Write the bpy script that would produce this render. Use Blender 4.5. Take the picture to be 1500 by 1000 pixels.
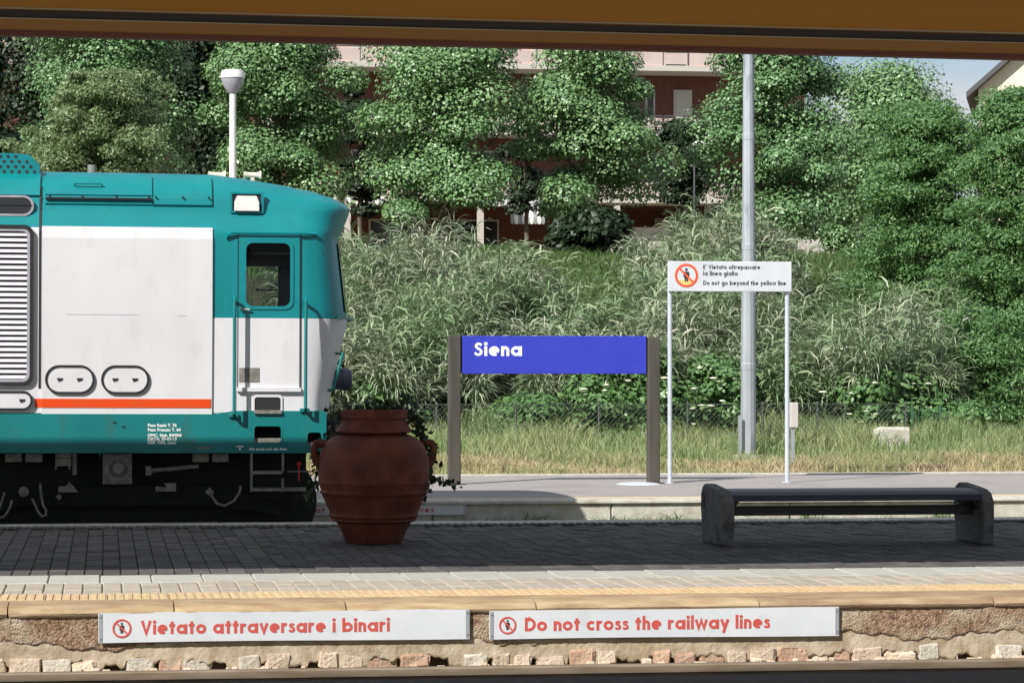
import bpy, math, random
import numpy as np
from mathutils import Vector
random.seed(7); RNG = np.random.default_rng(7)
for o in list(bpy.data.objects): bpy.data.objects.remove(o)
scn = bpy.context.scene
COL = scn.collection
R = math.radians

# ------------------------------------------------------------------ camera
FPX = 3400.0; TH = math.atan(0.109); SH = 597.0 - 0.109*FPX; YH = 540.0; HC = 1.5
cd = bpy.data.cameras.new('camera'); cam = bpy.data.objects.new('camera', cd); COL.objects.link(cam)
cd.sensor_width = 36; cd.lens = FPX/1500*36; cd.shift_x = SH/1500; cd.shift_y = (YH-500)/1500
cd.clip_start = 0.1; cd.clip_end = 4000
cam.location = (0, 0, HC); cam.rotation_euler = (R(90), 0, -TH)
scn.camera = cam
CT, ST = math.cos(TH), math.sin(TH)
def P(x, y, Y):                       # photo pixel on the upright plane at depth Y -> X, Z
    u = (x-750+SH)/FPX; D = Y/(CT-u*ST)
    return D*(ST+u*CT), HC+(YH-y)/FPX*D
def PX(x, Y): return P(x, 0, Y)[0]
def PZ(y, Y, x=750): return P(x, y, Y)[1]
def proj(X, Y, Z):
    D = X*ST+Y*CT; u = (X*CT-Y*ST)/D
    return 750-SH+FPX*u, YH-FPX*(Z-HC)/D

# ------------------------------------------------------------------ sky, sun, exposure
SUN_TO = Vector((-0.93, -0.85, 1.0)).normalized()
w = bpy.data.worlds.new('World'); scn.world = w; w.use_nodes = True
nt = w.node_tree; nt.nodes.clear()
wo = nt.nodes.new('ShaderNodeOutputWorld'); bg = nt.nodes.new('ShaderNodeBackground')
sky = nt.nodes.new('ShaderNodeTexSky'); sky.sky_type = 'NISHITA'; sky.sun_disc = False
sky.sun_elevation = math.asin(SUN_TO.z); sky.sun_rotation = math.atan2(SUN_TO.x, SUN_TO.y)
sky.air_density = 1.0; sky.dust_density = 0.15; sky.ozone_density = 2.2
tc = nt.nodes.new('ShaderNodeTexCoord'); mp = nt.nodes.new('ShaderNodeMapping'); mp.inputs['Scale'].default_value = (1, 1, 2.6)
nz = nt.nodes.new('ShaderNodeTexNoise'); nz.inputs['Scale'].default_value = 3.2; nz.inputs['Detail'].default_value = 9; nz.inputs['Roughness'].default_value = .55
rp = nt.nodes.new('ShaderNodeValToRGB'); rp.color_ramp.elements[0].position = .42; rp.color_ramp.elements[1].position = .58
mx = nt.nodes.new('ShaderNodeMix'); mx.data_type = 'RGBA'
nt.links.new(tc.outputs['Generated'], mp.inputs['Vector']); nt.links.new(mp.outputs['Vector'], nz.inputs['Vector'])
nt.links.new(nz.outputs['Fac'], rp.inputs['Fac']); nt.links.new(rp.outputs['Color'], mx.inputs['Factor'])
nt.links.new(sky.outputs['Color'], mx.inputs['A']); mx.inputs['B'].default_value = (7.5, 7.9, 8.4, 1)
nt.links.new(mx.outputs['Result'], bg.inputs['Color']); bg.inputs['Strength'].default_value = 0.07
nt.links.new(bg.outputs[0], wo.inputs['Surface'])
sd = bpy.data.lights.new('sun', 'SUN'); sd.energy = 5.0; sd.angle = R(.53); sd.color = (1, .965, .9)
so = bpy.data.objects.new('sun', sd); COL.objects.link(so); so.location = (-30, -30, 40)
so.rotation_euler = (-SUN_TO).to_track_quat('-Z', 'Y').to_euler()
scn.render.engine = 'CYCLES'
vs = scn.view_settings; vs.view_transform = 'Standard'; vs.look = 'None'; vs.gamma = 1; vs.exposure = 0.34; vs.use_curve_mapping = False

# ------------------------------------------------------------------ materials
MATS = {}
def mat(name, c1, c2=None, scale=6, rough=.6, metal=0, bump=0, bscale=40, spec=.5, detail=6, stretch=(1, 1, 1), lo=.35, hi=.65, rnd=0, c3=None, scale3=1.5, lo3=.55, hi3=.62):
    """noise-mixed principled material; rnd = brightness spread per object; c3 = larger patches on top"""
    m = bpy.data.materials.new(name); m.use_nodes = True; MATS[name] = m
    n = m.node_tree.nodes; l = m.node_tree.links; b = n['Principled BSDF']
    b.inputs['Roughness'].default_value = rough; b.inputs['Metallic'].default_value = metal
    b.inputs['Specular IOR Level'].default_value = spec
    t = n.new('ShaderNodeTexCoord'); mp = n.new('ShaderNodeMapping'); mp.inputs['Scale'].default_value = stretch
    l.new(t.outputs['Object'], mp.inputs['Vector'])
    out = None
    if c2 is not None:
        z = n.new('ShaderNodeTexNoise'); z.inputs['Scale'].default_value = scale; z.inputs['Detail'].default_value = detail
        l.new(mp.outputs[0], z.inputs['Vector'])
        r = n.new('ShaderNodeValToRGB'); r.color_ramp.elements[0].position = lo; r.color_ramp.elements[1].position = hi
        r.color_ramp.elements[0].color = (*c1, 1); r.color_ramp.elements[1].color = (*c2, 1)
        l.new(z.outputs['Fac'], r.inputs['Fac']); out = r.outputs['Color']
    else:
        rg = n.new('ShaderNodeRGB'); rg.outputs[0].default_value = (*c1, 1); out = rg.outputs[0]
    if c3 is not None:
        z = n.new('ShaderNodeTexNoise'); z.inputs['Scale'].default_value = scale3; z.inputs['Detail'].default_value = 8; z.inputs['Roughness'].default_value = .65
        l.new(mp.outputs[0], z.inputs['Vector'])
        r = n.new('ShaderNodeValToRGB'); r.color_ramp.elements[0].position = lo3; r.color_ramp.elements[1].position = hi3
        l.new(z.outputs['Fac'], r.inputs['Fac'])
        q = n.new('ShaderNodeMix'); q.data_type = 'RGBA'; l.new(r.outputs['Color'], q.inputs['Factor']); l.new(out, q.inputs['A']); q.inputs['B'].default_value = (*c3, 1)
        out = q.outputs['Result']
    if rnd:
        oi = n.new('ShaderNodeObjectInfo'); gi = n.new('ShaderNodeNewGeometry'); ad = n.new('ShaderNodeMath'); ad.operation = 'ADD'
        fr = n.new('ShaderNodeMath'); fr.operation = 'FRACT'
        l.new(oi.outputs['Random'], ad.inputs[0]); l.new(gi.outputs['Random Per Island'], ad.inputs[1]); l.new(ad.outputs[0], fr.inputs[0])
        mr = n.new('ShaderNodeMapRange'); mr.inputs['To Min'].default_value = 1-rnd; mr.inputs['To Max'].default_value = 1+rnd
        l.new(fr.outputs[0], mr.inputs['Value'])
        hs = n.new('ShaderNodeHueSaturation'); l.new(out, hs.inputs['Color']); l.new(mr.outputs[0], hs.inputs['Value']); out = hs.outputs['Color']
    l.new(out, b.inputs['Base Color'])
    if bump:
        z = n.new('ShaderNodeTexNoise'); z.inputs['Scale'].default_value = bscale; z.inputs['Detail'].default_value = 5
        l.new(mp.outputs[0], z.inputs['Vector'])
        bp = n.new('ShaderNodeBump'); bp.inputs['Strength'].default_value = bump; bp.inputs['Distance'].default_value = .02
        l.new(z.outputs['Fac'], bp.inputs['Height']); l.new(bp.outputs['Normal'], b.inputs['Normal'])
    return m
def leafmat(name, cols, rough=.45, trans=.25, spec=.5, patch=None, pscale=.5, pamt=.8):
    m = bpy.data.materials.new(name); m.use_nodes = True; MATS[name] = m
    n = m.node_tree.nodes; l = m.node_tree.links; b = n['Principled BSDF']
    g = n.new('ShaderNodeNewGeometry'); r = n.new('ShaderNodeValToRGB'); el = r.color_ramp.elements
    while len(el) < len(cols): el.new(.5)
    for i, c in enumerate(cols): el[i].position = i/(len(cols)-1); el[i].color = (*c, 1)
    l.new(g.outputs['Random Per Island'], r.inputs['Fac']); col_out = r.outputs['Color']
    if patch:
        z = n.new('ShaderNodeTexNoise'); z.inputs['Scale'].default_value = pscale; z.inputs['Detail'].default_value = 4; l.new(g.outputs['Position'], z.inputs['Vector'])
        mr = n.new('ShaderNodeMapRange'); mr.inputs['From Min'].default_value = .44; mr.inputs['From Max'].default_value = .6; mr.inputs['To Max'].default_value = pamt; l.new(z.outputs['Fac'], mr.inputs['Value'])
        q = n.new('ShaderNodeMix'); q.data_type = 'RGBA'; q.blend_type = 'MIX'; l.new(mr.outputs[0], q.inputs['Factor']); l.new(col_out, q.inputs['A']); q.inputs['B'].default_value = (*patch, 1); col_out = q.outputs['Result']
    l.new(col_out, b.inputs['Base Color'])
    b.inputs['Roughness'].default_value = rough; b.inputs['Specular IOR Level'].default_value = spec
    t = n.new('ShaderNodeBsdfTranslucent'); hs = n.new('ShaderNodeHueSaturation'); hs.inputs['Value'].default_value = 1.3; hs.inputs['Hue'].default_value = .48
    l.new(col_out, hs.inputs['Color']); l.new(hs.outputs['Color'], t.inputs['Color'])
    ms = n.new('ShaderNodeMixShader'); ms.inputs['Fac'].default_value = trans
    l.new(b.outputs[0], ms.inputs[1]); l.new(t.outputs[0], ms.inputs[2]); l.new(ms.outputs[0], n['Material Output'].inputs['Surface'])
    return m
def glassmat(name, tint=(.8, .85, .85), fac=.75):
    m = bpy.data.materials.new(name); m.use_nodes = True; MATS[name] = m
    n = m.node_tree.nodes; l = m.node_tree.links; b = n['Principled BSDF']
    b.inputs['Base Color'].default_value = (.01, .012, .014, 1); b.inputs['Roughness'].default_value = .05
    t = n.new('ShaderNodeBsdfTransparent'); t.inputs['Color'].default_value = (*tint, 1)
    ms = n.new('ShaderNodeMixShader'); ms.inputs['Fac'].default_value = fac
    l.new(b.outputs[0], ms.inputs[1]); l.new(t.outputs[0], ms.inputs[2]); l.new(ms.outputs[0], n['Material Output'].inputs['Surface'])
    return m
mat('teal_up', (.0, .195, .218), (.001, .22, .242), scale=2.2, rough=.36, bump=.2, bscale=2, c3=(.004, .155, .175), scale3=3.5, lo3=.56, hi3=.8)
mat('teal_low', (.0, .15, .15), (.002, .18, .178), scale=2, rough=.45, bump=.2, bscale=2, c3=(.025, .11, .1), scale3=4, lo3=.55, hi3=.75, stretch=(1, 1, .35))
mat('loco_white', (.62, .615, .64), (.68, .675, .7), scale=1.6, rough=.4, bump=.42, bscale=1.7, c3=(.5, .48, .47), scale3=4, lo3=.55, hi3=.9, stretch=(1, 1, .45))
mat('loco_orange', (.72, .055, .002), (.66, .07, .006), scale=4, rough=.4)
mat('gasket', (.012, .012, .013), rough=.6)
mat('grille_slat', (.62, .6, .66), (.55, .53, .58), scale=8, rough=.4)
mat('grille_frame', (.38, .37, .42), (.3, .3, .33), scale=6, rough=.4)
mat('underframe', (.006, .006, .006), (.011, .01, .009), scale=9, rough=.8)
mat('gear_grey', (.24, .225, .205), (.15, .138, .125), scale=14, rough=.65, bump=.2, bscale=40)
mat('dark_int', (.02, .02, .022), rough=.9)
mat('horn_cream', (.62, .58, .46), rough=.45)
mat('lamp_white', (.8, .8, .78), (.72, .72, .7), scale=10, rough=.4)
mat('screen_glass', (.008, .009, .011), rough=.06, spec=.8)
mat('lamp_blue', (.06, .07, .11), rough=.4)
mat('red_paint', (.55, .04, .03), rough=.5)
glassmat('glass', fac=.82)
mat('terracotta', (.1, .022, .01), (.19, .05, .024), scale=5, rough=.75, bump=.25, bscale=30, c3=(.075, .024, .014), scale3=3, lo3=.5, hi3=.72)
mat('soil', (.03, .02, .012), rough=1)
leafmat('ivy', [(.008, .018, .006), (.02, .045, .012), (.03, .06, .018)], trans=.15)
mat('stem_brown', (.07, .05, .03), rough=.8)
mat('post_bronze', (.085, .078, .064), (.11, .1, .085), scale=10, rough=.45, metal=.35, stretch=(1, 1, .15))
mat('sign_blue', (.036, .046, .44), (.042, .052, .48), scale=2, rough=.3)
mat('white_print', (.85, .86, .84), rough=.5)
mat('sign_white', (.58, .61, .65), (.64, .66, .69), scale=3, rough=.4, c3=(.5, .52, .52), scale3=5, lo3=.56, hi3=.85)
mat('sign_back', (.3, .3, .31), rough=.5, metal=.5)
mat('red_print', (.56, .08, .07), (.5, .1, .085), scale=25, rough=.5)
mat('orange_print', (.74, .1, .045), rough=.5)
mat('black_print', (.03, .03, .035), rough=.5)
mat('yellow_print', (.75, .55, .18), rough=.5)
mat('galvanised', (.4, .43, .46), (.5, .53, .56), scale=5, rough=.42, metal=.45, stretch=(1, 1, .2), c3=(.3, .33, .37), scale3=3)
mat('post_paint', (.5, .54, .6), (.58, .61, .66), scale=9, rough=.4, metal=.2)
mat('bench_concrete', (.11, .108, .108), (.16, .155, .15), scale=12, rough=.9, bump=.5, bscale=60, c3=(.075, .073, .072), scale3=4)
mat('bench_blue', (.009, .01, .03), (.013, .014, .04), scale=8, rough=.38)
mat('bench_dark', (.02, .018, .018), rough=.5)
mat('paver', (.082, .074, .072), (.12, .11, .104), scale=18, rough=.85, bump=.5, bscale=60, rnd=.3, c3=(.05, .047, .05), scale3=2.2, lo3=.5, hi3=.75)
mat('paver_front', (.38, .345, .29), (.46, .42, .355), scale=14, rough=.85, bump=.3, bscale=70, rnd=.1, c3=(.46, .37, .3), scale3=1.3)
mat('slab_pale', (.42, .415, .38), (.5, .49, .45), scale=9, rough=.8, bump=.25, bscale=50, rnd=.06, c3=(.44, .42, .36), scale3=3, lo3=.55, hi3=.8)
mat('joint', (.06, .052, .045), (.1, .085, .07), scale=30, rough=1)
mat('joint_pale', (.4, .36, .29), (.22, .19, .15), scale=30, rough=1)
mat('tactile', (.56, .41, .23), (.66, .51, .31), scale=11, rough=.8, bump=.2, bscale=60, rnd=.07, c3=(.55, .38, .17), scale3=5)
mat('kerb', (.32, .22, .12), (.46, .35, .21), scale=9, rough=.8, bump=.5, bscale=45, rnd=.08, c3=(.2, .12, .07), scale3=4, lo3=.5, hi3=.75, stretch=(.35, 1, 2.6))
mat('plaster', (.15, .085, .05), (.4, .28, .18), scale=42, rough=.95, bump=1, bscale=70, c3=(.46, .39, .29), scale3=3.2, lo3=.46, hi3=.64)
mat('mortar', (.33, .26, .17), (.5, .43, .31), scale=9, rough=.95, bump=.35, bscale=45, c3=(.3, .23, .15), scale3=3.5, lo3=.5, hi3=.8)
mat('wall_core', (.09, .06, .04), rough=1)
mat('stone_warm', (.5, .4, .29), (.6, .5, .38), scale=14, rough=.95, bump=.7, bscale=40, rnd=.16)
mat('stone_red', (.4, .25, .16), (.5, .35, .25), scale=14, rough=.95, bump=.7, bscale=40, rnd=.15)
mat('stone_pale', (.48, .44, .37), (.58, .54, .46), scale=14, rough=.95, bump=.6, bscale=40, rnd=.1)
mat('rail', (.2, .15, .1), (.3, .24, .18), scale=20, rough=.6, metal=.25, stretch=(.15, 1, 1))
mat('rail_top', (.3, .25, .2), (.38, .33, .27), scale=12, rough=.45, metal=.3, stretch=(.15, 1, 1))
mat('sleeper', (.12, .1, .085), (.17, .15, .13), scale=14, rough=.95)
mat('ballast', (.1, .085, .07), (.22, .19, .16), scale=22, rough=1, bump=1, bscale=30)
mat('asphalt', (.3, .275, .265), (.35, .325, .31), scale=25, rough=.9, bump=.25, bscale=120, c3=(.24, .22, .215), scale3=.8, lo3=.5, hi3=.7)
mat('edge_shade', (.06, .058, .056), (.09, .086, .08), scale=25, rough=.9)  # near-black tone standing for shade on the near platform edge
mat('concrete_pale', (.46, .44, .38), (.6, .58, .52), scale=7, rough=.9, bump=.4, bscale=50, c3=(.3, .27, .21), scale3=2.6, lo3=.5, hi3=.7)
mat('yellow_line', (.7, .52, .22), (.62, .5, .3), scale=7, rough=.8)
mat('canopy_ochre', (.33, .15, .014), (.38, .18, .02), scale=1.2, rough=.7, stretch=(.3, 1, 3), c3=(.29, .125, .012), scale3=.8, lo3=.45, hi3=.75)
mat('canopy_strip', (.24, .125, .028), (.28, .15, .04), scale=2, rough=.6, stretch=(.2, 1, 1))
mat('canopy_dark', (.02, .016, .02), rough=.6)
mat('canopy_lip', (.1, .03, .02), rough=.6)
mat('seal_pale', (.3, .28, .22), rough=.5)
mat('metal_roof', (.25, .25, .25), rough=.6)
mat('dirt', (.24, .18, .11), (.34, .27, .17), scale=3, rough=1, bump=.5, bscale=12, c3=(.07, .1, .035), scale3=.6, lo3=.45, hi3=.6)
mat('bank_soil', (.035, .04, .018), (.07, .065, .035), scale=4, rough=1)  # leaf litter, kept dark to stand for shade between reed clumps
leafmat('grass', [(.13, .22, .065), (.25, .34, .14), (.19, .29, .1), (.4, .42, .22), (.16, .26, .08)], rough=.6, trans=.3, patch=(.45, .43, .23), pscale=.8, pamt=.4)
leafmat('grass_dry', [(.55, .44, .27), (.66, .55, .35), (.45, .38, .2), (.34, .34, .16)], rough=.7, trans=.3, patch=(.24, .32, .12), pscale=.9, pamt=.6)
leafmat('grass_green', [(.07, .14, .035), (.14, .22, .065), (.1, .17, .045)], rough=.5, trans=.35)
leafmat('cane', [(.14, .19, .115), (.28, .33, .22), (.2, .26, .16), (.38, .41, .29), (.56, .54, .42), (.16, .23, .12), (.24, .31, .19)], rough=.45, trans=.12, spec=.6, patch=(.15, .27, .11), pscale=.45, pamt=.6)
leafmat('leaf_lime', [(.085, .185, .068), (.12, .235, .09), (.16, .285, .12), (.24, .36, .19)], rough=.42, trans=.12, spec=.6)
leafmat('leaf_lime2', [(.1, .205, .072), (.14, .26, .098), (.185, .31, .13), (.265, .39, .2)], rough=.42, trans=.12, spec=.6)
leafmat('leaf_robinia', [(.085, .195, .062), (.125, .245, .085), (.18, .31, .115)], rough=.45, trans=.3)
leafmat('leaf_olive', [(.12, .19, .075), (.185, .26, .115), (.25, .32, .17)], rough=.45, trans=.3)
leafmat('leaf_shrub', [(.08, .175, .055), (.115, .22, .075), (.17, .28, .11)], rough=.4, trans=.25)
leafmat('leaf_dark', [(.012, .028, .01), (.022, .045, .015)], rough=.5, trans=.2)  # near-black green, carries painted shade for gap trees and bush
mat('umbel', (.75, .75, .62), rough=.8)
mat('bark', (.09, .07, .05), (.14, .115, .085), scale=12, rough=.95, bump=.6, bscale=25, stretch=(1, 1, .3))
mat('fence_wire', (.12, .135, .12), rough=.6, metal=.4)
mat('fence_green', (.03, .09, .05), rough=.6)
mat('wall_pink', (.6, .42, .38), (.64, .46, .42), scale=1, rough=.9)
mat('wall_cream', (.72, .64, .5), (.76, .69, .55), scale=1, rough=.9)
mat('wall_brick', (.11, .045, .032), (.15, .06, .042), scale=5, rough=.9)
mat('wall_grey', (.5, .46, .44), (.55, .51, .49), scale=.8, rough=.9)
mat('slab_edge', (.5, .47, .43), rough=.85)
mat('bal_panel', (.5, .41, .38), (.55, .46, .43), scale=1.5, rough=.5)
mat('rail_dark', (.07, .07, .075), rough=.5)
mat('pane_dark', (.02, .022, .025), rough=.12)
mat('shutter', (.5, .47, .42), rough=.7)
mat('roof_tile', (.42, .13, .06), (.5, .18, .09), scale=9, rough=.9)
mat('awning_grey', (.28, .29, .29), rough=.9)
mat('awning_white', (.75, .74, .7), rough=.9)
mat('red_flower', (.7, .04, .02), rough=.7)
mat('car_paint', (.7, .71, .72), rough=.25)
mat('tyre', (.02, .02, .02), rough=.8)

# ------------------------------------------------------------------ mesh builder
class MB:
    def __init__(s): s.v = []; s.f = []; s.m = []
    def add(s, vs, fs, mi=0):
        b = len(s.v); s.v.extend([tuple(map(float, p)) for p in vs]); s.f.extend([tuple(i+b for i in f) for f in fs])
        s.m.extend([mi]*len(fs)); return s
    def box(s, x0, x1, y0, y1, z0, z1, mi=0, bev=0):
        if x1 < x0: x0, x1 = x1, x0
        if y1 < y0: y0, y1 = y1, y0
        if z1 < z0: z0, z1 = z1, z0
        if not bev:
            vs = [(x, y, z) for z in (z0, z1) for y in (y0, y1) for x in (x0, x1)]
            return s.add(vs, [(0, 2, 3, 1), (4, 5, 7, 6), (0, 1, 5, 4), (2, 6, 7, 3), (0, 4, 6, 2), (1, 3, 7, 5)], mi)
        b = bev; vs = []; X = (x0, x1); Y = (y0, y1); Z = (z0, z1)
        idx = {}
        for i in (0, 1):
            for j in (0, 1):
                for k in (0, 1):
                    sx = b if i == 0 else -b; sy = b if j == 0 else -b; sz = b if k == 0 else -b
                    for a, p in (('x', (X[i], Y[j]+sy, Z[k]+sz)), ('y', (X[i]+sx, Y[j], Z[k]+sz)), ('z', (X[i]+sx, Y[j]+sy, Z[k]))):
                        idx[a, i, j, k] = len(vs); vs.append(p)
        fs = []
        for i in (0, 1):
            q = [idx['x', i, j, k] for j, k in ((0, 0), (0, 1), (1, 1), (1, 0))]; fs.append(tuple(q if i == 0 else q[::-1]))
            q = [idx['y', j, i, k] for j, k in ((0, 0), (1, 0), (1, 1), (0, 1))]; fs.append(tuple(q if i == 0 else q[::-1]))
            q = [idx['z', j, k, i] for j, k in ((0, 0), (0, 1), (1, 1), (1, 0))]; fs.append(tuple(q if i == 0 else q[::-1]))
        for i in (0, 1):
            for j in (0, 1):
                fs.append((idx['x', i, j, 0], idx['x', i, j, 1], idx['y', i, j, 1], idx['y', i, j, 0]))
                fs.append((idx['x', i, 0, j], idx['x', i, 1, j], idx['z', i, 1, j], idx['z', i, 0, j]))
                fs.append((idx['y', 0, i, j], idx['y', 1, i, j], idx['z', 1, i, j], idx['z', 0, i, j]))
                for k in (0, 1): fs.append((idx['x', i, j, k], idx['y', i, j, k], idx['z', i, j, k]))
        return s.add(vs, fs, mi)
    def tube(s, pts, rads, n=8, mi=0, cap=True):
        pts = [Vector(p) for p in pts]
        if not hasattr(rads, '__len__'): rads = [rads]*len(pts)
        vs = []; prev = None
        for i, p in enumerate(pts):
            d = (pts[min(i+1, len(pts)-1)]-pts[max(i-1, 0)]).normalized()
            if prev is None:
                a = Vector((0, 0, 1)) if abs(d.z) < .9 else Vector((1, 0, 0)); prev = d.cross(a).normalized()
            u = (prev-d*prev.dot(d)).normalized(); prev = u; v = d.cross(u)
            for k in range(n):
                a = 2*math.pi*k/n; q = p+(u*math.cos(a)+v*math.sin(a))*rads[i]; vs.append(q)
        fs = [(i*n+k, i*n+(k+1) % n, (i+1)*n+(k+1) % n, (i+1)*n+k) for i in range(len(pts)-1) for k in range(n)]
        if cap: fs += [tuple(range(n))[::-1], tuple((len(pts)-1)*n+k for k in range(n))]
        return s.add(vs, fs, mi)
    def lathe(s, prof, c=(0, 0, 0), n=40, mi=0):
        vs = [(c[0]+r*math.cos(2*math.pi*k/n), c[1]+r*math.sin(2*math.pi*k/n), c[2]+z) for r, z in prof for k in range(n)]
        fs = [(i*n+k, i*n+(k+1) % n, (i+1)*n+(k+1) % n, (i+1)*n+k) for i in range(len(prof)-1) for k in range(n)]
        return s.add(vs, fs, mi)
    def prism(s, poly, a0, a1, axis='y', mi=0):
        """polygon in the plane across axis, extruded from a0 to a1; for axis y poly is (x,z); x: (y,z); z: (x,y)"""
        mk = {'y': lambda p, a: (p[0], a, p[1]), 'x': lambda p, a: (a, p[0], p[1]), 'z': lambda p, a: (p[0], p[1], a)}[axis]
        n = len(poly); vs = [mk(p, a0) for p in poly]+[mk(p, a1) for p in poly]
        fs = [tuple(range(n)), tuple(range(n, 2*n))[::-1]]+[(i, i+n, (i+1) % n+n, (i+1) % n) for i in range(n)]
        return s.add(vs, fs, mi)
    def ring(s, po, pi, a0, a1, axis='y', mi=0):
        """closed band between outlines po and pi (same count), front at a0, back at a1"""
        mk = {'y': lambda p, a: (p[0], a, p[1]), 'x': lambda p, a: (a, p[0], p[1])}[axis]
        n = len(po); vs = [mk(p, a0) for p in po]+[mk(p, a0) for p in pi]+[mk(p, a1) for p in po]+[mk(p, a1) for p in pi]
        fs = []
        for i in range(n):
            j = (i+1) % n
            fs += [(i, j, n+j, n+i), (i, 2*n+i, 2*n+j, j), (n+i, n+j, 3*n+j, 3*n+i), (2*n+i, 3*n+i, 3*n+j, 2*n+j)]
        return s.add(vs, fs, mi)
    def build(s, name, mats, parent=None, org=(0, 0, 0), smooth=False, kind=None, recalc=True):
        me = bpy.data.meshes.new(name)
        me.from_pydata([(v[0]-org[0], v[1]-org[1], v[2]-org[2]) for v in s.v], [], s.f)
        if isinstance(mats, str): mats = [mats]
        for m in mats: me.materials.append(MATS[m])
        if len(mats) > 1: me.polygons.foreach_set('material_index', s.m)
        if recalc:
            import bmesh
            bm = bmesh.new(); bm.from_mesh(me); bmesh.ops.recalc_face_normals(bm, faces=bm.faces); bm.to_mesh(me); bm.free()
        if smooth:
            me.polygons.foreach_set('use_smooth', [True]*len(me.polygons))
            try: me.set_sharp_from_angle(angle=R(38))
            except Exception: pass
        o = bpy.data.objects.new(name, me); COL.objects.link(o)
        if parent is not None: o.parent = parent
        else: o.location = org
        if kind: o['kind'] = kind
        return o
def np_mesh(name, V, F, m, parent=None, kind=None):
    """fast mesh from numpy: V (n,3), F (k,3|4)"""
    me = bpy.data.meshes.new(name); k = F.shape[1]
    me.vertices.add(len(V)); me.vertices.foreach_set('co', V.astype(np.float32).ravel())
    me.loops.add(F.size); me.loops.foreach_set('vertex_index', F.astype(np.int32).ravel())
    me.polygons.add(len(F)); me.polygons.foreach_set('loop_start', np.arange(0, F.size, k, dtype=np.int32))
    try: me.polygons.foreach_set('loop_total', np.full(len(F), k, dtype=np.int32))
    except Exception: pass
    me.update(calc_edges=True); me.materials.append(MATS[m])
    o = bpy.data.objects.new(name, me); COL.objects.link(o)
    if parent is not None: o.parent = parent
    if kind: o['kind'] = kind
    return o
def tag(o, label, cat, group=None):
    o['label'] = label; o['category'] = cat
    if group: o['group'] = group
    return o
def thing(name, label, cat, loc, group=None):
    o = bpy.data.objects.new(name, None); COL.objects.link(o); o.location = loc; o.empty_display_size = .2
    return tag(o, label, cat, group)
def rrect(x0, x1, z0, z1, r, n=6):
    if x1 < x0: x0, x1 = x1, x0
    if z1 < z0: z0, z1 = z1, z0
    pts = []
    for cx, cz, a in ((x1-r, z1-r, 0), (x0+r, z1-r, 90), (x0+r, z0+r, 180), (x1-r, z0+r, 270)):
        for i in range(n+1):
            t = R(a+90*i/n); pts.append((cx+r*math.cos(t), cz+r*math.sin(t)))
    return pts
def put(me, name, parent, loc, rot=(0, 0, 0), sc=(1, 1, 1)):
    o = bpy.data.objects.new(name, me); COL.objects.link(o); o.parent = parent; o.location = loc; o.rotation_euler = rot; o.scale = sc
    return o
def piece_mesh(name, mb, m):
    o = mb.build(name, m); me = o.data; bpy.data.objects.remove(o); return me

# ------------------------------------------------------------------ geometric bold lettering
XH = .72; SW = .225
def arc(cx, cy, r, a0, a1, n=14): return [(cx+r*math.cos(R(a0+(a1-a0)*i/n)), cy+r*math.sin(R(a0+(a1-a0)*i/n))) for i in range(n+1)]
def glyph(ch):
    h = SW/2; r = XH/2-h; c = XH/2
    O = lambda: arc(c, c, r, 0, 360, 22)
    st = lambda x, a, b: [(x, a), (x, b)]
    if ch == ' ': return [], .3
    if ch == 'o': return [O()], XH
    if ch == 'a': return [O(), st(XH-h+.03, 0, XH)], XH+.03
    if ch == 'd': return [O(), st(XH-h+.03, 0, 1.04)], XH+.03
    if ch == 'b': return [[(p[0]+.03, p[1]) for p in O()], st(h, 0, 1.04)], XH+.03
    if ch == 'p': return [[(p[0]+.03, p[1]) for p in O()], st(h, -.3, XH)], XH+.03
    if ch == 'g': return [O(), [(XH-h+.03, XH), (XH-h+.03, -.02)]+arc(c+.02, -.02, r, 0, -150, 10)[1:]], XH+.03
    if ch == 'e': return [arc(c, c, r, 0, 306, 20), [(h, c), (XH-h*.5, c)]], XH
    if ch == 'c': return [arc(c, c, r, 48, 312, 18)], XH*.85
    if ch in 'nh': 
        top = XH if ch == 'n' else 1.04
        return [st(h, 0, top), [(h, c)]+arc(h+.17, XH-h-.17, .17, 180, 0, 10)+[(h+.34, 0)]], SW+.34
    if ch == 'r': return [st(h, 0, XH), arc(h+.2, XH-h-.2, .2, 175, 62, 8)], SW+.22
    if ch == 'l': return [st(h, 0, 1.04)], SW
    if ch == 'i': return [st(h, 0, XH), arc(h, .9, .062, 0, 360, 12)], SW
    if ch == 't': return [st(.22, 0, .92), [(.02, XH-.09), (.42, XH-.09)]], .44
    if ch == 's': return [[(a, b*XH/.66) for a, b in [(.38, .5), (.3, .56), (.2, .565), (.125, .51), (.14, .42), (.26, .35), (.36, .28), (.37, .16), (.28, .095), (.16, .095), (.05, .17)]]], .46
    if ch == 'S': return [[(.5, .78), (.42, .88), (.28, .9), (.17, .82), (.15, .7), (.24, .58), (.4, .48), (.5, .36), (.48, .2), (.36, .1), (.2, .11), (.07, .25)]], .6
    if ch == 'E': return [st(h, 0, 1), [(h, .9), (.52, .9)], [(h, .5), (.5, .5)], [(h, .1), (.52, .1)]], .54
    if ch == "'": return [[(.16, 1.02), (.08, .74)]], .24
    if ch == 'V': return [[(.1, 1), (.38, .06), (.66, 1)]], .76
    if ch == 'v': return [[(.09, XH), (.31, .06), (.53, XH)]], .62
    if ch == 'y': return [[(.09, XH), (.33, .06)], [(.56, XH), (.22, -.3)]], .64
    if ch == 'w': return [[(.08, XH), (.26, .07), (.45, XH*.92), (.64, .07), (.82, XH)]], .9
    if ch == 'D': return [st(h, 0, 1), [(h, .9), (.28, .9)]+arc(.28, .5, .4, 90, -90, 14)+[(h, .1)]], .78
    return [O()], XH
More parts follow.
